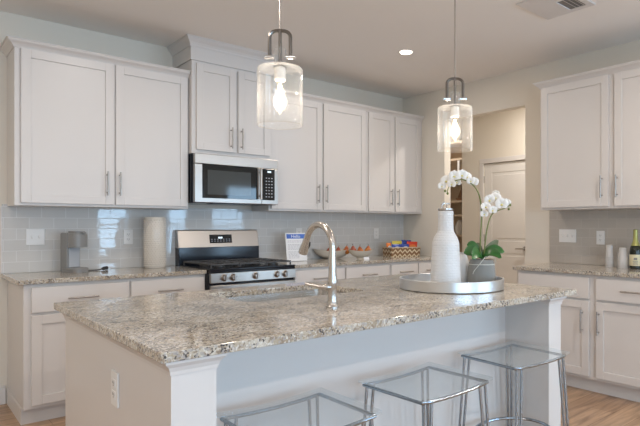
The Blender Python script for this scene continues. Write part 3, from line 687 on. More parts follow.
# ------------------------------------------------------------------ bar stools
SW, SD, SZ = 0.415, 0.335, 0.650
def sag(x): return -0.009*(1-(2*x/SW)**2)
def make_stool(label, loc, rz):
    r = thing('bar_stool', label, 'stool', loc, rz, 'clear bar stools along the island')
    # acrylic seat, dipped across its width
    b = MB(); n = 12
    xs = [-SW/2+SW*i/n for i in range(n+1)]; rows = []
    for (dy, z) in ((-SD/2, SZ-0.010), (SD/2, SZ-0.010), (SD/2, SZ), (-SD/2, SZ)): rows.append(b.verts([(x, dy, z+sag(x)) for x in xs]))
    for k in range(4):
        A, B = rows[k], rows[(k+1) % 4]
        for i in range(n): b.bm.faces.new([A[i], A[i+1], B[i+1], B[i]])
    b.bm.faces.new([rows[k][0] for k in range(4)]); b.bm.faces.new([rows[k][-1] for k in range(4)])
    b.build('seat', M['acrylic'], r, 0, False)
    # chrome rim under the seat
    b = MB(); iz = SZ-0.0185; ex = SW/2-0.016; ey = SD/2-0.014
    loop = [(-ex+2*ex*i/12, -ey, iz+sag(-ex+2*ex*i/12)) for i in range(13)]+[(ex-2*ex*i/12, ey, iz+sag(ex-2*ex*i/12)) for i in range(13)]
    b.tube(loop, 0.0068, 8, True, True); b.build('seat_frame', M['chrome_leg'], r, 0, True)
    for sx in (-1, 1):
        for sy in (-1, 1):
            b = MB(); tx, ty = sx*(ex-0.014), sy*(ey-0.004); bx, by = sx*(ex+0.022), sy*(ey+0.022)
            b.tube([(tx, ty, iz), (bx, by, 0.004)], 0.0062, 10); b.tube([(tx-sx*0.036, ty, iz-0.001), (bx-sx*0.022, by, 0.004)], 0.0062, 10)
            b.lathe([(0.019, 0), (0.019, 0.006)], (bx-sx*0.011, by, 0), 14)
            b.build('leg', M['chrome_leg'], r, 0, True)
    b = MB(); fz = 0.27; fr = 0.232
    b.tube([(fr*0.88*math.cos(2*PI*i/40), fr*0.72*math.sin(2*PI*i/40), fz) for i in range(40)], 0.0075, 8, True, True); b.build('foot_ring', M['chrome_leg'], r, 0, True)
    return r
s0 = make_stool('clear acrylic bar stool at the right end of the island, beside the right post', (2.205, 1.490, 0), math.radians(-3))
for lab, loc, rz in (('clear acrylic bar stool in the middle of the row at the island', (1.562, 1.455, 0), 1.5), ('clear acrylic bar stool nearest the left post, mostly cut off by the bottom edge', (0.978, 1.468, 0), 0)):
    c = copy_tree(s0); c.location = loc; c.rotation_euler.z = math.radians(rz); c['label'] = lab

# ------------------------------------------------------------------ pendants
def make_pendant(label, loc, zg0, zg1, rg_, rz):
    """zg0..zg1: bottom and top of the glass"""
    r = thing('pendant_light', label, 'pendant lamp', (loc[0], loc[1], ZC), rz, 'glass pendant lamps over the island')
    H0, H1 = zg0-ZC, zg1-ZC; hh = H1-H0
    b = MB(); b.lathe([(0.062, -0.022), (0.065, -0.016), (0.065, -0.0005)], (0, 0, 0), 28); b.build('canopy', M['bronze'], r, 0, True)
    k = rg_/0.075
    at = H1+0.122*k
    b = MB(); b.tube([(0, 0, -0.022), (0, 0, at)], 0.0042, 8); b.build('rod', M['nickel'], r, 0, True)
    b = MB(); b.tube([(0, 0, at), (0, 0, H1+0.004*k)], 0.0055*k, 10)
    pts = []; aw = 0.0345*k; ah = at-0.0
    for i in range(13):
        a = PI*i/12; sx = abs(math.cos(a))**0.7*(1 if math.cos(a) > 0 else -1)
        pts.append((sx*aw, 0, at-0.022*k+0.022*k*math.sin(a)))
    pts = [(aw, 0, H1+0.036*k)]+pts+[(-aw, 0, H1+0.036*k)]
    b.tube(pts, 0.0060*k, 8); b.build('bracket', M['bronze'], r, 0, True)
    for sx in (-1, 1):
        b = MB(); b.tube([(sx*0.0205*k, 0, H1+0.034*k), (sx*0.050*k, 0, H1+0.034*k)], [0.008*k, 0.008*k], 12)
        b.build('thumb_screw', M['chrome'], r, 0, True)
    g = MB(); R = rg_; t = 0.0025; nr = 0.0205*k; nh = 0.062*k
    prof = [(R, H0), (R, H1-0.012), (R-0.004, H1-0.004), (R-0.014, H1), (nr+0.004, H1+0.002), (nr, H1+0.006), (nr, H1+nh), (nr-t, H1+nh), (nr-t, H1+0.004), (R-0.016, H1-t), (R-t-0.004, H1-0.006), (R-t, H1-0.014), (R-t, H0)]
    n = 56; rings = [g.verts([(rad*math.cos(2*PI*i/n), rad*math.sin(2*PI*i/n), z) for i in range(n)]) for rad, z in prof]
    for a, c in zip(rings, rings[1:]+rings[:1]):
        for i in range(n): g.bm.faces.new([a[i], a[(i+1) % n], c[(i+1) % n], c[i]])
    g.build('glass_shade', M['seeded'], r, 0, True)
    b = MB(); b.tube([(R-0.001)*Vector((math.cos(2*PI*i/48), math.sin(2*PI*i/48), 0))+Vector((0, 0, H0)) for i in range(48)], 0.0016, 6, True, True); b.build('glass_rim', M['clearbulb'], r, 0, True)
    b = MB(); b.lathe([(0.008*k, H1+0.004*k), (0.018*k, H1-0.002*k), (0.019*k, H1-0.040*k), (0.015*k, H1-0.045*k)], (0, 0, 0), 20); b.build('socket', M['candle'], r, 0, True)
    b = MB(); zb = H1-0.045*k; b.lathe([(0.011*k, zb), (0.012*k, zb-0.02*k), (0.018*k, zb-0.055*k), (0.0195*k, zb-0.075*k), (0.015*k, zb-0.095*k), (0.004*k, zb-0.105*k)], (0, 0, 0), 20)
    bl = b.build('bulb', M['clearbulb'], r, 0, True)
    b = MB(); b.tube([(0, 0, zb-0.010*k), (0, 0, zb-0.03*k), (0, 0, zb-0.08*k), (0, 0, zb-0.092*k)], [0.004*k, 0.0085*k, 0.0085*k, 0.003*k], 8); b.build('filament', M['filament'], bl, 0, True)
    l = bpy.data.lights.new('pendant_lamp', 'POINT'); l.energy = 3; l.color = WARM; l.shadow_soft_size = 0.03
    lo = bpy.data.objects.new('pendant_lamp', l); C.objects.link(lo); lo.parent = r; lo.location = (0, 0, zb-0.055*k)
    return r
YAW = -math.radians(41.7)
make_pendant('seeded glass pendant lamp in front of the microwave cabinet, the nearer one', (1.236, 2.000), 1.675, 1.922, 0.0965, YAW)
make_pendant('seeded glass pendant lamp above the white ceramic bottle, the farther one', (2.384, 2.000), 1.675, 1.922, 0.0985, YAW)

# ------------------------------------------------------------------ recessed lights and vent
dl = None
for i, (x, y, p) in enumerate(CANS):
    if i == 0:
        r = thing('ceiling_light', 'small round recessed ceiling light above the far corner cabinets', 'ceiling light', (x, y, ZC))
        b = MB(); n = 32
        b.lathe([(0.053, -0.001), (0.066, -0.004), (0.069, -0.0005)], (0, 0, 0), n); b.build('trim_ring', M['trim'], r, 0, True)
        b = MB(); b.lathe([(0.050, -0.0045), (0.050, -0.006)], (0, 0, 0), n); b.build('lens', M['glow'], r)
        dl = r
    l = area('can_lamp', (x, y, ZC-0.012), (0, 0, 0), 0.11, 0, p, (1, 0.94, 0.88) if x > 5.0 and y > 3 else WARM, True)
b = MB((3.15, 1.78, ZC)); vx0, vx1, vy0, vy1 = 3.15, 3.55, 1.75, 2.11
vt = thing('ceiling_vent', 'white ceiling air vent at the top edge, partly cut off', 'vent', (3.285, 1.93, ZC))
vo_ = (3.285, 1.93, ZC)
b = MB(vo_)
for bx in ((vx0, vx1, vy0, vy0+0.045), (vx0, vx1, vy1-0.20, vy1), (vx0, vx0+0.17, vy0+0.045, vy1-0.20), (vx1-0.045, vx1, vy0+0.045, vy1-0.20)): b.box(*bx, ZC-0.010, ZC-0.0005)
b.build('frame', M['trim'], vt, 0.002)
b = MB(vo_); b.box(vx0+0.17, vx1-0.045, vy0+0.045, vy1-0.20, ZC-0.003, ZC-0.0006); b.build('duct', M['slot'], vt)
b = MB(vo_)
for i in range(3):
    y = vy0+0.05+i*0.029
    b.hexa([(vx0+0.17, y, ZC-0.010), (vx1-0.045, y, ZC-0.010), (vx1-0.045, y+0.002, ZC-0.010), (vx0+0.17, y+0.002, ZC-0.010)], [(vx0+0.17, y+0.012, ZC-0.003), (vx1-0.045, y+0.012, ZC-0.003), (vx1-0.045, y+0.014, ZC-0.003), (vx0+0.17, y+0.014, ZC-0.003)])
b.build('louvers', M['trim'], vt)

# ------------------------------------------------------------------ wall plates
def plate(name, label, cat, loc, rz, gangs, kind, group=None):
    r = thing(name, label, cat, loc, rz, group); wd = 0.070+0.046*(gangs-1)
    b = MB(); b.box(-wd/2, wd/2, -0.006, 0, -0.058, 0.058); b.build('cover_plate', M['plastic'], r, 0.002)
    for g in range(gangs):
        cx = (g-(gangs-1)/2)*0.046
        k = kind[g] if isinstance(kind, (list, tuple)) else kind
        if k == 'o':
            b = MB()
            for s in (-1, 1): b.box(cx-0.0165, cx+0.0165, -0.008, -0.0055, s*0.0195-0.0135, s*0.0195+0.0135)
            o = b.build('receptacle', M['plastic'], r, 0.002)
            b = MB()
            for s in (-1, 1):
                zc = s*0.0195; b.box(cx-0.008, cx-0.005, -0.0086, -0.0078, zc-0.002, zc+0.007); b.box(cx+0.005, cx+0.008, -0.0086, -0.0078, zc-0.002, zc+0.007); b.box(cx-0.002, cx+0.002, -0.0086, -0.0078, zc-0.009, zc-0.005)
            b.build('slots', M['slot'], o)
        else:
            b = MB(); b.box(cx-0.005, cx+0.005, -0.015, -0.0055, -0.004, 0.010); b.build('toggle', M['plastic'], r, 0.001)
            b = MB(); b.box(cx-0.006, cx+0.006, -0.0066, -0.0058, -0.012, 0.012); b.build('toggle_slot', M['trim'], r)
    return r
yt = YW-0.0102
plate('switch_plate', 'white double light switch plate on the tiles left of the coffee maker', 'light switch', (0.775, yt, 1.168), 0, 2, 's')
plate('outlet', 'white power outlet on the tiles between coffee maker and tall canister', 'outlet', (1.413, yt, 1.160), 0, 1, 'o')
plate('outlet', 'white power outlet on the tiles behind the propped flyer', 'outlet', (3.040, yt, 1.170), 0, 1, 'o')
plate('outlet', 'white power outlet on the tiles between fruit bowls and snack basket', 'outlet', (4.075, yt, 1.164), 0, 1, 'o')
plate('switch_plate', 'white triple light switch plate on the side wall tiles', 'light switch', (XR-0.0102, 2.476, 1.160), -PI/2, 3, 's')
plate('outlet', 'white power outlet on the side wall tiles left of the wine bottle', 'outlet', (XR-0.0102, 2.175, 1.148), -PI/2, 1, 'o')
plate('outlet', 'white power outlet on the left end panel of the island', 'outlet', (BX0-0.0002, 1.945, 0.700), -PI/2, 1, 'o')

# ------------------------------------------------------------------ counter items
Z = CT1+0.0005
# coffee maker
co = (0.99, 4.385, Z); r = thing('coffee_maker', 'slim grey single-serve coffee maker on the left countertop', 'coffee maker', co, math.radians(24)); r.scale = (0.93, 0.93, 1.04)
b = MB(); b.box(-0.058, 0.058, 0.01, 0.095, 0.0, 0.272); b.build('housing', M['greyplastic'], r, 0.012, False, 4)
b = MB(); loft(b, [rr(-0.060, 0.060, -0.095, 0.03, 0.045, z) for z in (0.172, 0.262)]+[rr(-0.054, 0.054, -0.088, 0.03, 0.042, 0.270)]); b.build('brew_head', M['greyplastic'], r, 0, True)
b = MB(); loft(b, [rr(-0.046, 0.046, -0.078, 0.035, 0.03, z) for z in (0.2705, 0.284)]); b.box(-0.014, 0.014, -0.11, -0.07, 0.268, 0.278); b.build('lid', M['greyplastic'], r, 0, True)
b = MB(); b.box(-0.045, 0.045, 0.002, 0.0098, 0.034, 0.170); b.build('back_panel', M['lightgrey'], r, 0.003)
b = MB(); loft(b, [rr(-0.064, 0.064, -0.105, 0.095, 0.05, z) for z in (0.0, 0.026)]+[rr(-0.058, 0.058, -0.099, 0.0, 0.048, 0.032)]); b.build('drip_tray', M['greyplastic'], r, 0, True)
# power cord and plug
cd = thing('power_cord', 'black plug and cord lying on the counter beside the coffee maker', 'cord', (1.155, 4.40, Z))
b = MB(); b.tube([(-0.085, 0.03, 0.004), (-0.05, 0.0, 0.004), (-0.01, -0.01, 0.005), (0.02, 0.0, 0.008)], 0.0035, 8); b.build('cable', M['blackplastic'], cd, 0, True)
b = MB(); b.tube([(0.018, 0.0, 0.010), (0.03, 0.004, 0.014), (0.058, 0.014, 0.016), (0.064, 0.016, 0.016)], [0.006, 0.013, 0.015, 0.011], 12); b.build('plug', M['blackplastic'], cd, 0, True)
# tall canister with raised dots
kx, ky = 1.575, 4.425; ko = (kx, ky, Z)
r = thing('canister', 'tall cream canister with raised dots on the left countertop', 'canister', ko)
b = MB(ko); b.lathe([(0.076, 0), (0.080, 0.006), (0.080, 0.396), (0.077, 0.404), (0.070, 0.405), (0.070, 0.385), (0.001, 0.384)], ko, 40); b.build('canister_body', M['creamglaze'], r, 0, True)
b = MB(ko)
for j in range(23):
    for i in range(26):
        a = 2*PI*(i+(j % 2)*0.5)/26; b.ball((kx+0.0803*math.cos(a), ky+0.0803*math.sin(a), Z+0.02+j*0.0163), 0.0062, (1, 1, 1), 6, 4)
o = b.build('raised_dots', M['creamglaze'], r, 0, True); o['kind'] = 'stuff'

# flyer in a slanted stand
fo = (2.868, 4.335, Z); r = thing('flyer', 'white printed flyer with blue header propped up right of the range', 'flyer', fo, math.radians(-13))
b = MB(); tilt = 0.055; FW, FH = 0.205, 0.268
def sl(z): return z/FH*tilt
b.hexa([(-FW/2, 0, 0.0), (FW/2, 0, 0), (FW/2, 0.003, 0), (-FW/2, 0.003, 0)], [(-FW/2, tilt, FH), (FW/2, tilt, FH), (FW/2, tilt+0.003, FH), (-FW/2, tilt+0.003, FH)])
b.box(-FW/2, FW/2, 0.003, 0.085, 0, 0.003); sh = b.build('stand', M['pane'], r)
b = MB(); q = -0.0012
def strip(b, x0, x1, z0, z1, off): b.hexa([(x0, sl(z0)+off-0.0006, z0), (x1, sl(z0)+off-0.0006, z0), (x1, sl(z0)+off, z0), (x0, sl(z0)+off, z0)], [(x0, sl(z1)+off-0.0006, z1), (x1, sl(z1)+off-0.0006, z1), (x1, sl(z1)+off, z1), (x0, sl(z1)+off, z1)])
strip(b, -FW/2+0.001, FW/2-0.001, 0.003, FH-0.001, -0.0004); pp = b.build('sheet', M['paper'], r)
b = MB(); strip(b, -FW/2+0.012, FW/2-0.008, 0.213, 0.256, -0.0011); b.build('header', M['inkblue'], pp)
b = MB(); random.seed(3)
for row in range(15):
    z = 0.190-row*0.0115
    if row in (2, 8): continue
    x = -FW/2+0.02
    while x < FW/2-0.03:
        w_ = random.uniform(0.008, 0.026); strip(b, x, min(x+w_, FW/2-0.015), z, z+0.0042, -0.0011); x += w_+0.006
        if row > 9 and x > 0.02: break
b.build('print_lines', M['inkgrey'], pp)
text_mesh('header_text', 'Hello', 0.042, M['white_ink'], pp, (0.0, sl(0.235)-0.0022, 0.234), (PI/2-math.atan2(tilt, FH), 0, 0))

# fruit bowls
def bowl(label, loc, L, Wd, H, foot, m, rz):
    r = thing('fruit_bowl', label, 'bowl', loc, rz, None); b = MB()
    def ring(sc, z, lift): return [(L/2*sc*math.cos(2*PI*i/36), Wd/2*sc*math.sin(2*PI*i/36), z+lift*abs(math.cos(2*PI*i/36))**2.5) for i in range(36)]
    loops = [ring(0.42, foot, 0), ring(0.68, foot+H*0.25, 0.0), ring(0.88, foot+H*0.62, H*0.12), ring(1.0, foot+H, H*0.28), ring(0.965, foot+H, H*0.28), ring(0.84, foot+H*0.66, H*0.1), ring(0.62, foot+H*0.32, 0), ring(0.2, foot+H*0.2, 0)]
    loft(b, loops); b.build('bowl_body', m, r, 0, True)
    if foot > 0:
        b = MB(); b.lathe([(0.042, 0), (0.038, foot*0.5), (0.05, foot+0.002)], (0, 0, 0), 24); b.build('foot', m, r, 0, True)
    return r
b1 = (3.375, 4.455); b2 = (3.560, 4.225)
bowl('long cream boat-shaped bowl on the far counter, behind the faucet, the larger one', (b1[0], b1[1], Z), 0.40, 0.17, 0.075, 0.008, M['cream'], math.radians(-25))
bowl('small cream footed bowl of pears in front of the larger bowl', (b2[0], b2[1], Z), 0.27, 0.15, 0.062, 0.020, M['cream'], math.radians(-20))
def pear(label, loc, sc, m, tilt, grp):
    r = thing('pear', label, 'fruit', loc, random.uniform(0, 6), grp); r.rotation_euler.x = tilt
    b = MB(); b.lathe([(0.004, -0.002), (0.022, 0.002), (0.034, 0.018), (0.036, 0.030), (0.031, 0.046), (0.021, 0.060), (0.015, 0.072), (0.009, 0.080), (0.002, 0.083)], (0, 0, 0), 20)
    for v in b.bm.verts: v.co *= sc
    b.build('flesh', m, r, 0, True)
    b = MB(); b.tube([Vector((0, 0, 0.080))*sc, Vector((0.003, 0, 0.092))*sc, Vector((0.008, 0, 0.102))*sc], 0.0022*sc, 6); b.build('stalk', M['bark'], r, 0, True)
gp = 'pears in the two cream bowls'
for lab, x, y, z, sc, m, t in (
    ('dark red pear in the long bowl, leftmost, beside the faucet spout', 3.318, 4.44, 0.040, 0.95, 'reddish', 0.25),
    ('red pear in the long bowl just right of the faucet spout', 3.40, 4.395, 0.040, 0.95, 'reddish', -0.2),
    ('orange pear standing in the long bowl near its right end', 3.492, 4.372, 0.046, 1.0, 'pear', 0.1),
    ('dark red pear at the left end of the footed bowl', 3.500, 4.268, 0.046, 1.05, 'reddish', 0.1),
    ('orange pear in the middle of the footed bowl', 3.582, 4.252, 0.044, 1.0, 'pear', -0.3),
    ('orange pear at the right end of the footed bowl', 3.654, 4.226, 0.048, 1.0, 'pear', 0.2)):
    pear(lab, (x, y, Z+z), sc, M[m], t, gp)
b = MB((3.515, 4.09, Z)); b.hexa([(3.492, 4.090, Z), (3.544, 4.072, Z), (3.546, 4.076, Z), (3.494, 4.094, Z)], [(3.492, 4.098, Z+0.026), (3.544, 4.080, Z+0.026), (3.546, 4.083, Z+0.026), (3.494, 4.101, Z+0.026)])
tag(b.build('place_card', M['paper'], None), 'small blank white card standing in front of the footed pear bowl', 'card')

# snack basket
bo_ = (4.215, 4.300, Z); rzb = math.radians(-14)
r = thing('snack_basket', 'woven brown and cream basket of snack bags in the far corner', 'basket', bo_, rzb)
b = MB(); W0, D0, Hb = 0.185, 0.10, 0.098
loft(b, [rr(-W0, W0, -D0, D0, 0.02, 0.0), rr(-W0-0.006, W0+0.006, -D0-0.005, D0+0.005, 0.02, Hb), rr(-W0, W0, -D0+0.002, D0-0.002, 0.018, Hb), rr(-W0+0.008, W0-0.008, -D0+0.01, D0-0.01, 0.015, 0.008)])
b.build('basket_body', M['weave'], r)
b = MB(); p = rr(-W0-0.004, W0+0.004, -D0-0.003, D0+0.003, 0.02, Hb); b.tube(p, 0.0055, 8, True, True); b.build('rim', M['shelfwood'], r, 0, True)
RB = Matrix.Rotation(rzb, 4, 'Z')
def bag(label, x, y, z0, w_, h_, m, m2, rz, tilt, lean=0.0):
    p = RB @ Vector((x, y, 0)); r = thing('snack_bag', label, 'snack bag', (bo_[0]+p.x, bo_[1]+p.y, Z+z0), rzb+rz, 'snack bags in the basket'); r.rotation_euler.y = lean
    b = MB(); n = 10; mrows = 9; F = []; Bk = []
    for j in range(mrows+1):
        v = j/mrows; rowf = []; rowb = []
        for i in range(n+1):
            u = i/n; th = 0.017*(math.sin(PI*u)**0.6)*(math.sin(PI*min(1, max(0, (v-0.04)/0.92)))**0.55) if 0 < v < 1 else 0.0
            zz = h_*v+0.002*math.sin(i*2.4)*(1 if j == mrows else 0); xx = (u-0.5)*w_*(0.93+0.07*abs(2*v-1)); yy = tilt*v*h_
            rowf.append((xx, yy-th-0.0008, zz)); rowb.append((xx, yy+th+0.0008, zz))
        F.append(b.verts(rowf)); Bk.append(b.verts(rowb))
    for A in (F, Bk):
        for j in range(mrows):
            for i in range(n): b.bm.faces.new([A[j][i], A[j][i+1], A[j+1][i+1], A[j+1][i]])
    for j in range(mrows): b.bm.faces.new([F[j][0], F[j+1][0], Bk[j+1][0], Bk[j][0]]); b.bm.faces.new([F[j][n], F[j+1][n], Bk[j+1][n], Bk[j][n]])
    for i in range(n): b.bm.faces.new([F[0][i], F[0][i+1], Bk[0][i+1], Bk[0][i]]); b.bm.faces.new([F[mrows][i], F[mrows][i+1], Bk[mrows][i+1], Bk[mrows][i]])
    o = b.build('bag_body', M[m], r, 0, True)
    if m2:
        b = MB(); ws = w_*0.30; zc = h_*0.66
        b.prism([(ws*math.cos(a)*1.0, zc+h_*0.13*math.sin(a)) for a in [2*PI*k/16 for k in range(16)]], 'y', tilt*zc-0.0195, tilt*zc-0.0165); b.build('bag_emblem', M[m2], r)
bag('orange snack bag at the left end of the basket', -0.142, 0.030, 0.012, 0.065, 0.135, 'orange', 'white_ink', 0.1, 0.05)
bag('blue snack bag in front of the yellow one in the basket', -0.085, -0.045, 0.012, 0.125, 0.122, 'blue', 'white_ink', 0.1, 0.1)
bag('yellow snack bag standing behind the blue ones in the basket', -0.035, 0.030, 0.012, 0.12, 0.155, 'yellow', None, -0.1, 0.1)
bag('blue snack bag in the middle of the basket', 0.022, -0.045, 0.012, 0.10, 0.122, 'blue', 'white_ink', -0.1, 0.1)
bag('dark blue snack bag standing tallest at the back right of the basket', 0.085, 0.045, 0.012, 0.13, 0.163, 'blue', None, 0.05, 0.05, 0.05)
bag('red snack bag at the right end of the basket', 0.115, -0.035, 0.012, 0.13, 0.148, 'red', 'orange', -0.1, 0.1, 0.05)

# ------------------------------------------------------------------ tray, bottle, vase, orchid on the island
tx, ty = 2.250, 1.915; to = (tx, ty, Z)
b = MB(to); b.lathe([(0.270, 0), (0.279, 0.003), (0.279, 0.056), (0.270, 0.056), (0.270, 0.008), (0.001, 0.008)], to, 64)
tag(b.build('serving_tray', M['traysteel'], None, 0.0015, True), 'round silver metal tray on the right part of the island', 'tray')
TZ = Z+0.0085
bx, by = 2.168, 1.882; bo_ = (bx, by, TZ)
r = thing('ceramic_bottle', 'tall white ribbed ceramic bottle with metal clasp on the silver tray', 'bottle', bo_)
b = MB(bo_); prof = [(0.070, 0), (0.078, 0.006)]
nb = 40
for i in range(nb+1):
    t = i/nb; z = 0.008+0.225*t
    rad = 0.0790 - 0.008*max(0, t-0.15)/0.85
    prof.append((rad, z))
prof += [(0.068, 0.245), (0.062, 0.262), (0.052, 0.280), (0.0445, 0.294), (0.0415, 0.308), (0.040, 0.375), (0.041, 0.392), (0.039, 0.402), (0.030, 0.404)]
b.lathe(prof, bo_, 40); b.build('bottle_body', M['ribbed'], r, 0, True)
b = MB(bo_); b.lathe([(0.039, 0), (0.040, 0.003), (0.040, 0.010), (0.030, 0.012)], (bx, by, TZ+0.4045), 28)
cz = TZ+0.414
b.tube([(bx-0.02, by+0.012, cz), (bx-0.016, by+0.010, cz+0.022), (bx-0.004, by+0.004, cz+0.030)], [0.004, 0.005, 0.007], 8)
b.tube([(bx+0.006, by-0.004, cz), (bx+0.004, by-0.002, cz+0.030), (bx+0.018, by-0.012, cz+0.026)], [0.004, 0.004, 0.005], 8)
b.build('clasp', M['nickel'], r, 0, True)
vx, vy = 2.400, 1.955; vo = (vx, vy, TZ)
b = MB(vo); b.lathe([(0.030, 0), (0.038, 0.01), (0.042, 0.06), (0.038, 0.11), (0.026, 0.145), (0.018, 0.165), (0.022, 0.175), (0.018, 0.175), (0.014, 0.160), (0.02, 0.14)], vo, 28)
tag(b.build('bud_vase', M['ceramic'], None, 0, True), 'small white ceramic vase behind the tall bottle on the silver tray', 'vase')
# orchid
px_, py_ = 2.408, 1.832; po = (px_, py_, TZ)
r = thing('potted_orchid', 'white orchid with two flower sprays in a grey concrete pot', 'plant', po)
b = MB(po); b.lathe([(0.069, 0), (0.074, 0.008), (0.0745, 0.06), (0.072, 0.100), (0.068, 0.124), (0.063, 0.134), (0.062, 0.140), (0.052, 0.140), (0.050, 0.115), (0.001, 0.113)], po, 36); b.build('pot', M['concrete'], r, 0, True)
b = MB(po); b.lathe([(0.049, 0), (0.045, 0.010), (0.02, 0.018), (0.001, 0.02)], (px_, py_, TZ+0.1135), 20); b.build('moss', M['moss'], r, 0, True)
ex_ = Vector((math.cos(YAW), math.sin(YAW), 0)); ed = Vector((-math.sin(YAW), math.cos(YAW), 0))   # two horizontal axes for laying out the plant
K = 2.975/543.2
def pp3(u, v, d=0.0):
    """plant coordinates: sideways and up from the pot, d = towards the back"""
    dd = (2.975+d)/2.975
    return Vector((px_, py_, 0))+ex_*((u-482.0)*K*dd)+ed*d+Vector((0, 0, 1.2452+(226.3-v)*K*dd))
def blade(b, base, tip, width, droop, th=0.003, side=Vector((0, 0, 1))):
    n = 10; base = Vector(base); tip = Vector(tip); ax = (tip-base); w0 = ax.cross(Vector((0, 0, 1))).normalized(); w0 = (w0*(0.5 if w0.dot(ed) > 0 else -0.5)+Vector((0, 0, 0.86))).normalized()
    rows = []
    for i in range(n+1):
        t = i/n; c = base+ax*t+Vector((0, 0, droop*math.sin(PI*t))); wd = width*(math.sin(PI*min(1, 0.12+0.88*t))**0.5)*1.15 if t < 1 else 0.001
        rows.append([c-w0*wd-ed*wd*0.3, c, c+w0*wd-ed*wd*0.3])
    T = [b.verts([p+Vector((0, 0, th)) for p in rw]) for rw in rows]; B = [b.verts(rw) for rw in rows]
    for i in range(n):
        for k in range(2): b.bm.faces.new([T[i][k], T[i][k+1], T[i+1][k+1], T[i+1][k]]); b.bm.faces.new([B[i][k], B[i][k+1], B[i+1][k+1], B[i+1][k]])
        b.bm.faces.new([T[i][0], T[i+1][0], B[i+1][0], B[i][0]]); b.bm.faces.new([T[i][2], T[i+1][2], B[i+1][2], B[i][2]])
    b.bm.faces.new(T[0]+B[0][::-1]); b.bm.faces.new(T[n]+B[n][::-1])
for (u, v, d, wd, dr_, m) in ((463, 253, -0.03, 0.029, 0.02, 'leaf'), (468, 245, 0.02, 0.026, 0.02, 'leaf'), (469, 259, -0.09, 0.027, 0.03, 'leaf'), (504, 252, -0.02, 0.024, 0.025, 'leaf'), (500, 241, 0.03, 0.026, 0.0, 'leafdull'), (499, 258, -0.08, 0.022, 0.03, 'leaf'), (478, 244, 0.05, 0.024, 0.0, 'leafdull')):
    b = MB(po); blade(b, pp3(482, 256), pp3(u, v, d), wd, dr_); b.build('leaf', M[m], r, 0, True)
def spline(cp, n=26):
    out = []
    P_ = [cp[0]]+cp+[cp[-1]]
    for i in range(1, len(P_)-2):
        for k in range(6):
            t = k/6; a, b_, c, d = P_[i-1], P_[i], P_[i+1], P_[i+2]
            out.append(0.5*((2*b_)+(c-a)*t+(2*a-5*b_+4*c-d)*t*t+(3*b_-a-3*c+d)*t**3))
    out.append(cp[-1]); return out
s1 = [pp3(480.5, 257), pp3(481, 235, 0.0), pp3(482, 213, 0.0), pp3(480, 197, 0), pp3(474, 186, -0.01), pp3(464, 180, -0.015), pp3(455, 181, -0.02), pp3(449, 186, -0.025), pp3(446.5, 192, -0.03)]
s2 = [pp3(484, 257, -0.01), pp3(485.5, 240, -0.01), pp3(488, 224, -0.015), pp3(492, 214, -0.02), pp3(499, 210, -0.025), pp3(505, 208, -0.03), pp3(509, 205, -0.03)]
def flower(parent, c, face, size):
    face = face.normalized(); up = Vector((0, 0, 1)); x = face.cross(up).normalized(); y = x.cross(face).normalized()
    b = MB(po)
    for k, (a0, ln, wd) in enumerate(((90, 1.0, 0.42), (210, 1.0, 0.42), (330, 1.0, 0.42), (15, 1.05, 0.72), (165, 1.05, 0.72))):
        a = math.radians(a0); d = x*math.cos(a)+y*math.sin(a); s = face.cross(d); n = 6; off = face*(0.0012 if k > 2 else 0)
        L_ = []
        for i in range(n+1):
            t = i/n; wq = size*wd*math.sin(PI*min(0.985, 0.08+0.90*t))**0.7; cc = c+off+d*(size*ln*t)+face*(size*0.30*math.sin(PI*t*0.8))
            L_.append((cc-s*wq-face*wq*0.25, cc, cc+s*wq-face*wq*0.25))
        A = [b.verts([p+face*0.0005 for p in q]) for q in L_]; B = [b.verts([p-face*0.0005 for p in q]) for q in L_]
        for i in range(n):
            for j in range(2): b.bm.faces.new([A[i][j], A[i][j+1], A[i+1][j+1], A[i+1][j]]); b.bm.faces.new([B[i][j], B[i][j+1], B[i+1][j+1], B[i+1][j]])
            b.bm.faces.new([A[i][0], A[i+1][0], B[i+1][0], B[i][0]]); b.bm.faces.new([A[i][2], A[i+1][2], B[i+1][2], B[i][2]])
        b.bm.faces.new(A[0]+B[0][::-1]); b.bm.faces.new(A[n]+B[n][::-1])
    f = b.build('flower', M['petal'], parent, 0, True)
    b = MB(po); q = c+face*size*0.22-y*size*0.15; b.ball(q, size*0.20, (1, 1, 0.9), 8, 6); b.build('lip', M['lip'], f, 0, True)
for path, fl, buds in ((s1, [(446, 181, -0.03, 26), (450, 184, -0.06, 20), (453, 176, -0.05, 25), (458, 182, 0.02, 20), (461, 175, -0.03, 25), (467, 177, 0.01, 24), (470, 181, -0.03, 18), (474, 182, 0.0, 22), (441.5, 186, -0.02, 18)], [(447, 193.5), (444.5, 191)]),
                       (s2, [(485, 207, -0.03, 22), (489, 200, -0.02, 24), (491, 210, -0.05, 20), (496, 198, 0.01, 25), (500, 204, -0.05, 28), (497, 194, 0.02, 18), (506, 203, 0.0, 22), (484, 214, -0.01, 18)], [(509.5, 205), (508, 209)])):
    b = MB(po); sp_ = spline(path); b.tube(sp_, [0.0042-0.0018*i/len(sp_) for i in range(len(sp_))], 8)
    for u, v in buds: b.ball(pp3(u, v, -0.03), 0.0065, (1, 1, 1.2), 8, 6)
    st_ = b.build('flower_stem', M['stem'], r, 0, True)
    for u, v, d, sz in fl:
        face = -ed+ex_*random.uniform(-0.5, 0.4)+Vector((0, 0, random.uniform(-0.35, 0.25)))
        flower(st_, pp3(u, v, d), face, sz*0.00125)
b = MB(po); zr = TZ+0.120
b.tube([(px_+0.0700*math.cos(2*PI*i/32), py_+0.0700*math.sin(2*PI*i/32), zr-0.004) for i in range(32)], 0.0022, 6, True, True)
q0 = pp3(483, 257, -0.070)
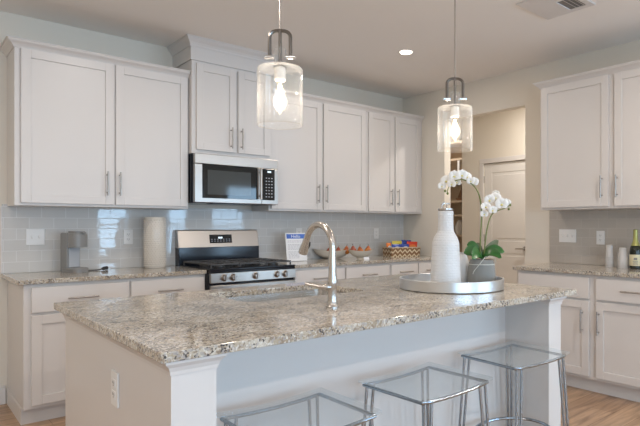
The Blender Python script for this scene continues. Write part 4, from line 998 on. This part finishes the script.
b.tube(spline([q0, pp3(479, 262, -0.078), pp3(475, 267, -0.074), pp3(472, 271, -0.068), pp3(471, 274, -0.064)]), 0.0016, 6)
b.tube(spline([q0, pp3(487, 257, -0.076), pp3(492, 258, -0.070), pp3(494, 263, -0.062)]), 0.0016, 6)
b.build('string_bow', M['string'], r, 0, True)

# ------------------------------------------------------------------ side counter items
def cup_stack(label, x, y, n, h1, pitch, r0, r1):
    r = thing('cup_stack', label, 'cups', (x, y, Z), 0, 'stacks of clear plastic cups on the side counter')
    for k in range(n):
        b = MB(); z = k*pitch
        b.lathe([(r1, z+0.0), (r0, z+h1), (r0+0.0015, z+h1), (r0+0.0015, z+h1-0.004), (r1+0.0, z+0.002)] if False else [(r1+0.0015, z), (r1, z+h1-0.002), (r1-0.004, z+h1), (0.002, z+h1)][::1], (0, 0, 0), 24, False)
        b.build('cup', M['cupclear'], r, 0, True)
def cup(label, x, y, z, h, r0, r1):
    b = MB((x, y, z)); b.lathe([(r0+0.002, 0), (r0, 0.004), (r1, h-0.003), (r1-0.004, h), (0.001, h)], (x, y, z), 24, False)
    o = b.build('plastic_cup', M['cupclear'], None, 0, True); sm = o.modifiers.new('t', 'SOLIDIFY'); sm.thickness = 0.001; sm.offset = -1
    tag(o, label, 'cup', 'upturned clear plastic cups on the side counter')
# three nested stacks of upturned cups: each cup is a thing
ci = 0
for nm, x, y, n, hh, r0, r1, pit in (('tall stack beside the outlet', 4.360, 2.034, 7, 0.105, 0.030, 0.023, 0.0125), ('small stack between the two larger ones', 4.405, 1.976, 4, 0.085, 0.017, 0.013, 0.012), ('stack nearest the wine bottle', 4.335, 1.914, 5, 0.11, 0.040, 0.028, 0.0125)):
    for k in range(n):
        lab = ('lowest' if k == 0 else 'topmost' if k == n-1 else ('second', 'third', 'fourth', 'fifth', 'sixth')[k-1])+' clear plastic cup'+('' if k in (0, n-1) else ' from the bottom')+' of the '+nm
        b0 = Z+k*pit; cup(lab, x, y, b0, hh, r0, r1)
wx, wy = 4.330, 1.815; wo = (wx, wy, Z)
r = thing('wine_bottle', 'dark green wine bottle with yellow foil and cream label at the right edge', 'bottle', wo); r.scale = (1, 1, 0.955)
b = MB(wo); b.lathe([(0.036, 0), (0.042, 0.006), (0.043, 0.14), (0.041, 0.165), (0.032, 0.19), (0.021, 0.215), (0.0165, 0.235), (0.0145, 0.29), (0.0145, 0.31), (0.001, 0.311)], wo, 32); b.build('glass', M['winebottle'], r, 0, True)
b = MB(wo); b.lathe([(0.0330, 0.1885), (0.0226, 0.2155), (0.0180, 0.2355), (0.0160, 0.29), (0.0165, 0.318), (0.012, 0.321), (0.001, 0.321)], wo, 28, False); b.build('foil_capsule', M['foil'], r, 0, True)
b = MB(wo); b.lathe([(0.0434, 0.025), (0.0436, 0.026), (0.0436, 0.115), (0.0434, 0.116)], wo, 40, False); lb = b.build('bottle_label', M['label'], r, 0, True)
b = MB(wo)
dv = (Vector((0, 0, 0))-Vector((wx, wy, 0))).normalized(); sv = Vector((-dv.y, dv.x, 0))
for (a, z, hw, hh) in ((0.0, 0.082, 0.012, 0.009), (0, 0.060, 0.018, 0.002), (0, 0.050, 0.014, 0.002), (0, 0.040, 0.018, 0.002)):
    q = Vector((wx, wy, 0))+dv*0.0440
    b.hexa([q-sv*hw+Vector((0, 0, Z+z-hh)), q+sv*hw+Vector((0, 0, Z+z-hh)), q+sv*hw-dv*0.006+Vector((0, 0, Z+z-hh)), q-sv*hw-dv*0.006+Vector((0, 0, Z+z-hh))],
           [q-sv*hw+Vector((0, 0, Z+z+hh)), q+sv*hw+Vector((0, 0, Z+z+hh)), q+sv*hw-dv*0.006+Vector((0, 0, Z+z+hh)), q-sv*hw-dv*0.006+Vector((0, 0, Z+z+hh))])
b.build('label_print', M['slot'], lb)

# ------------------------------------------------------------------ shelf seen beyond the hall
sx0 = 6.30; so_ = (sx0+0.15, 5.25, 0)
r = thing('bookshelf', 'tan wooden shelf unit seen in the gap behind the orchid', 'shelf', so_)
b = MB(so_)
y0, y1 = 4.72, 5.90
b.box(sx0+0.29, sx0+0.31, y0, y1, 0, 2.55)
for y in (y0, y1-0.03): b.box(sx0, sx0+0.29, y, y+0.03, 0, 2.55)
b.build('case', M['shelfwood'], r, 0.002)
for z in (0.35, 0.75, 1.12, 1.42, 1.63, 1.90, 2.26, 2.52):
    b = MB(so_); b.box(sx0+0.002, sx0+0.288, y0+0.031, y1-0.031, z-0.03, z); b.build('shelf', M['trim'] if z == 1.90 else M['shelfwood'], r, 0.002)
b = MB(so_); b.box(sx0, sx0+0.02, 5.20, 5.24, 1.905, 2.225); b.build('divider', M['door'], r, 0.002)
q = (sx0+0.12, 5.265, 1.6305); r = thing('sailboat_ornament', 'small brown wooden sailboat ornament on the shelf beyond the hall', 'ornament', q, 0)
b = MB(q); b.hexa([(q[0]-0.02, q[1]-0.06, q[2]), (q[0]+0.02, q[1]-0.06, q[2]), (q[0]+0.02, q[1]+0.06, q[2]), (q[0]-0.02, q[1]+0.06, q[2])], [(q[0]-0.03, q[1]-0.09, q[2]+0.04), (q[0]+0.03, q[1]-0.09, q[2]+0.04), (q[0]+0.03, q[1]+0.09, q[2]+0.04), (q[0]-0.03, q[1]+0.09, q[2]+0.04)]); b.build('hull', M['brownwood'], r, 0.003)
b = MB(q); b.prism([(q[1]-0.075, q[2]+0.045), (q[1]-0.006, q[2]+0.045), (q[1]-0.006, q[2]+0.20)], 'x', q[0]-0.002, q[0]+0.002); b.prism([(q[1]+0.070, q[2]+0.045), (q[1]+0.006, q[2]+0.045), (q[1]+0.006, q[2]+0.17)], 'x', q[0]-0.002, q[0]+0.002); b.tube([(q[0], q[1], q[2]+0.038), (q[0], q[1], q[2]+0.215)], 0.0035, 6); b.build('sails', M['brownwood'], r)
q = (sx0+0.14, 5.30, 1.1205); b = MB(q); b.lathe([(0.05, 0), (0.075, 0.05), (0.08, 0.12), (0.05, 0.19), (0.035, 0.21), (0.045, 0.22), (0.03, 0.22)], q, 24)
tag(b.build('jar', M['ceramic'], None, 0, True), 'white jar low on the shelf beyond the hall', 'jar')
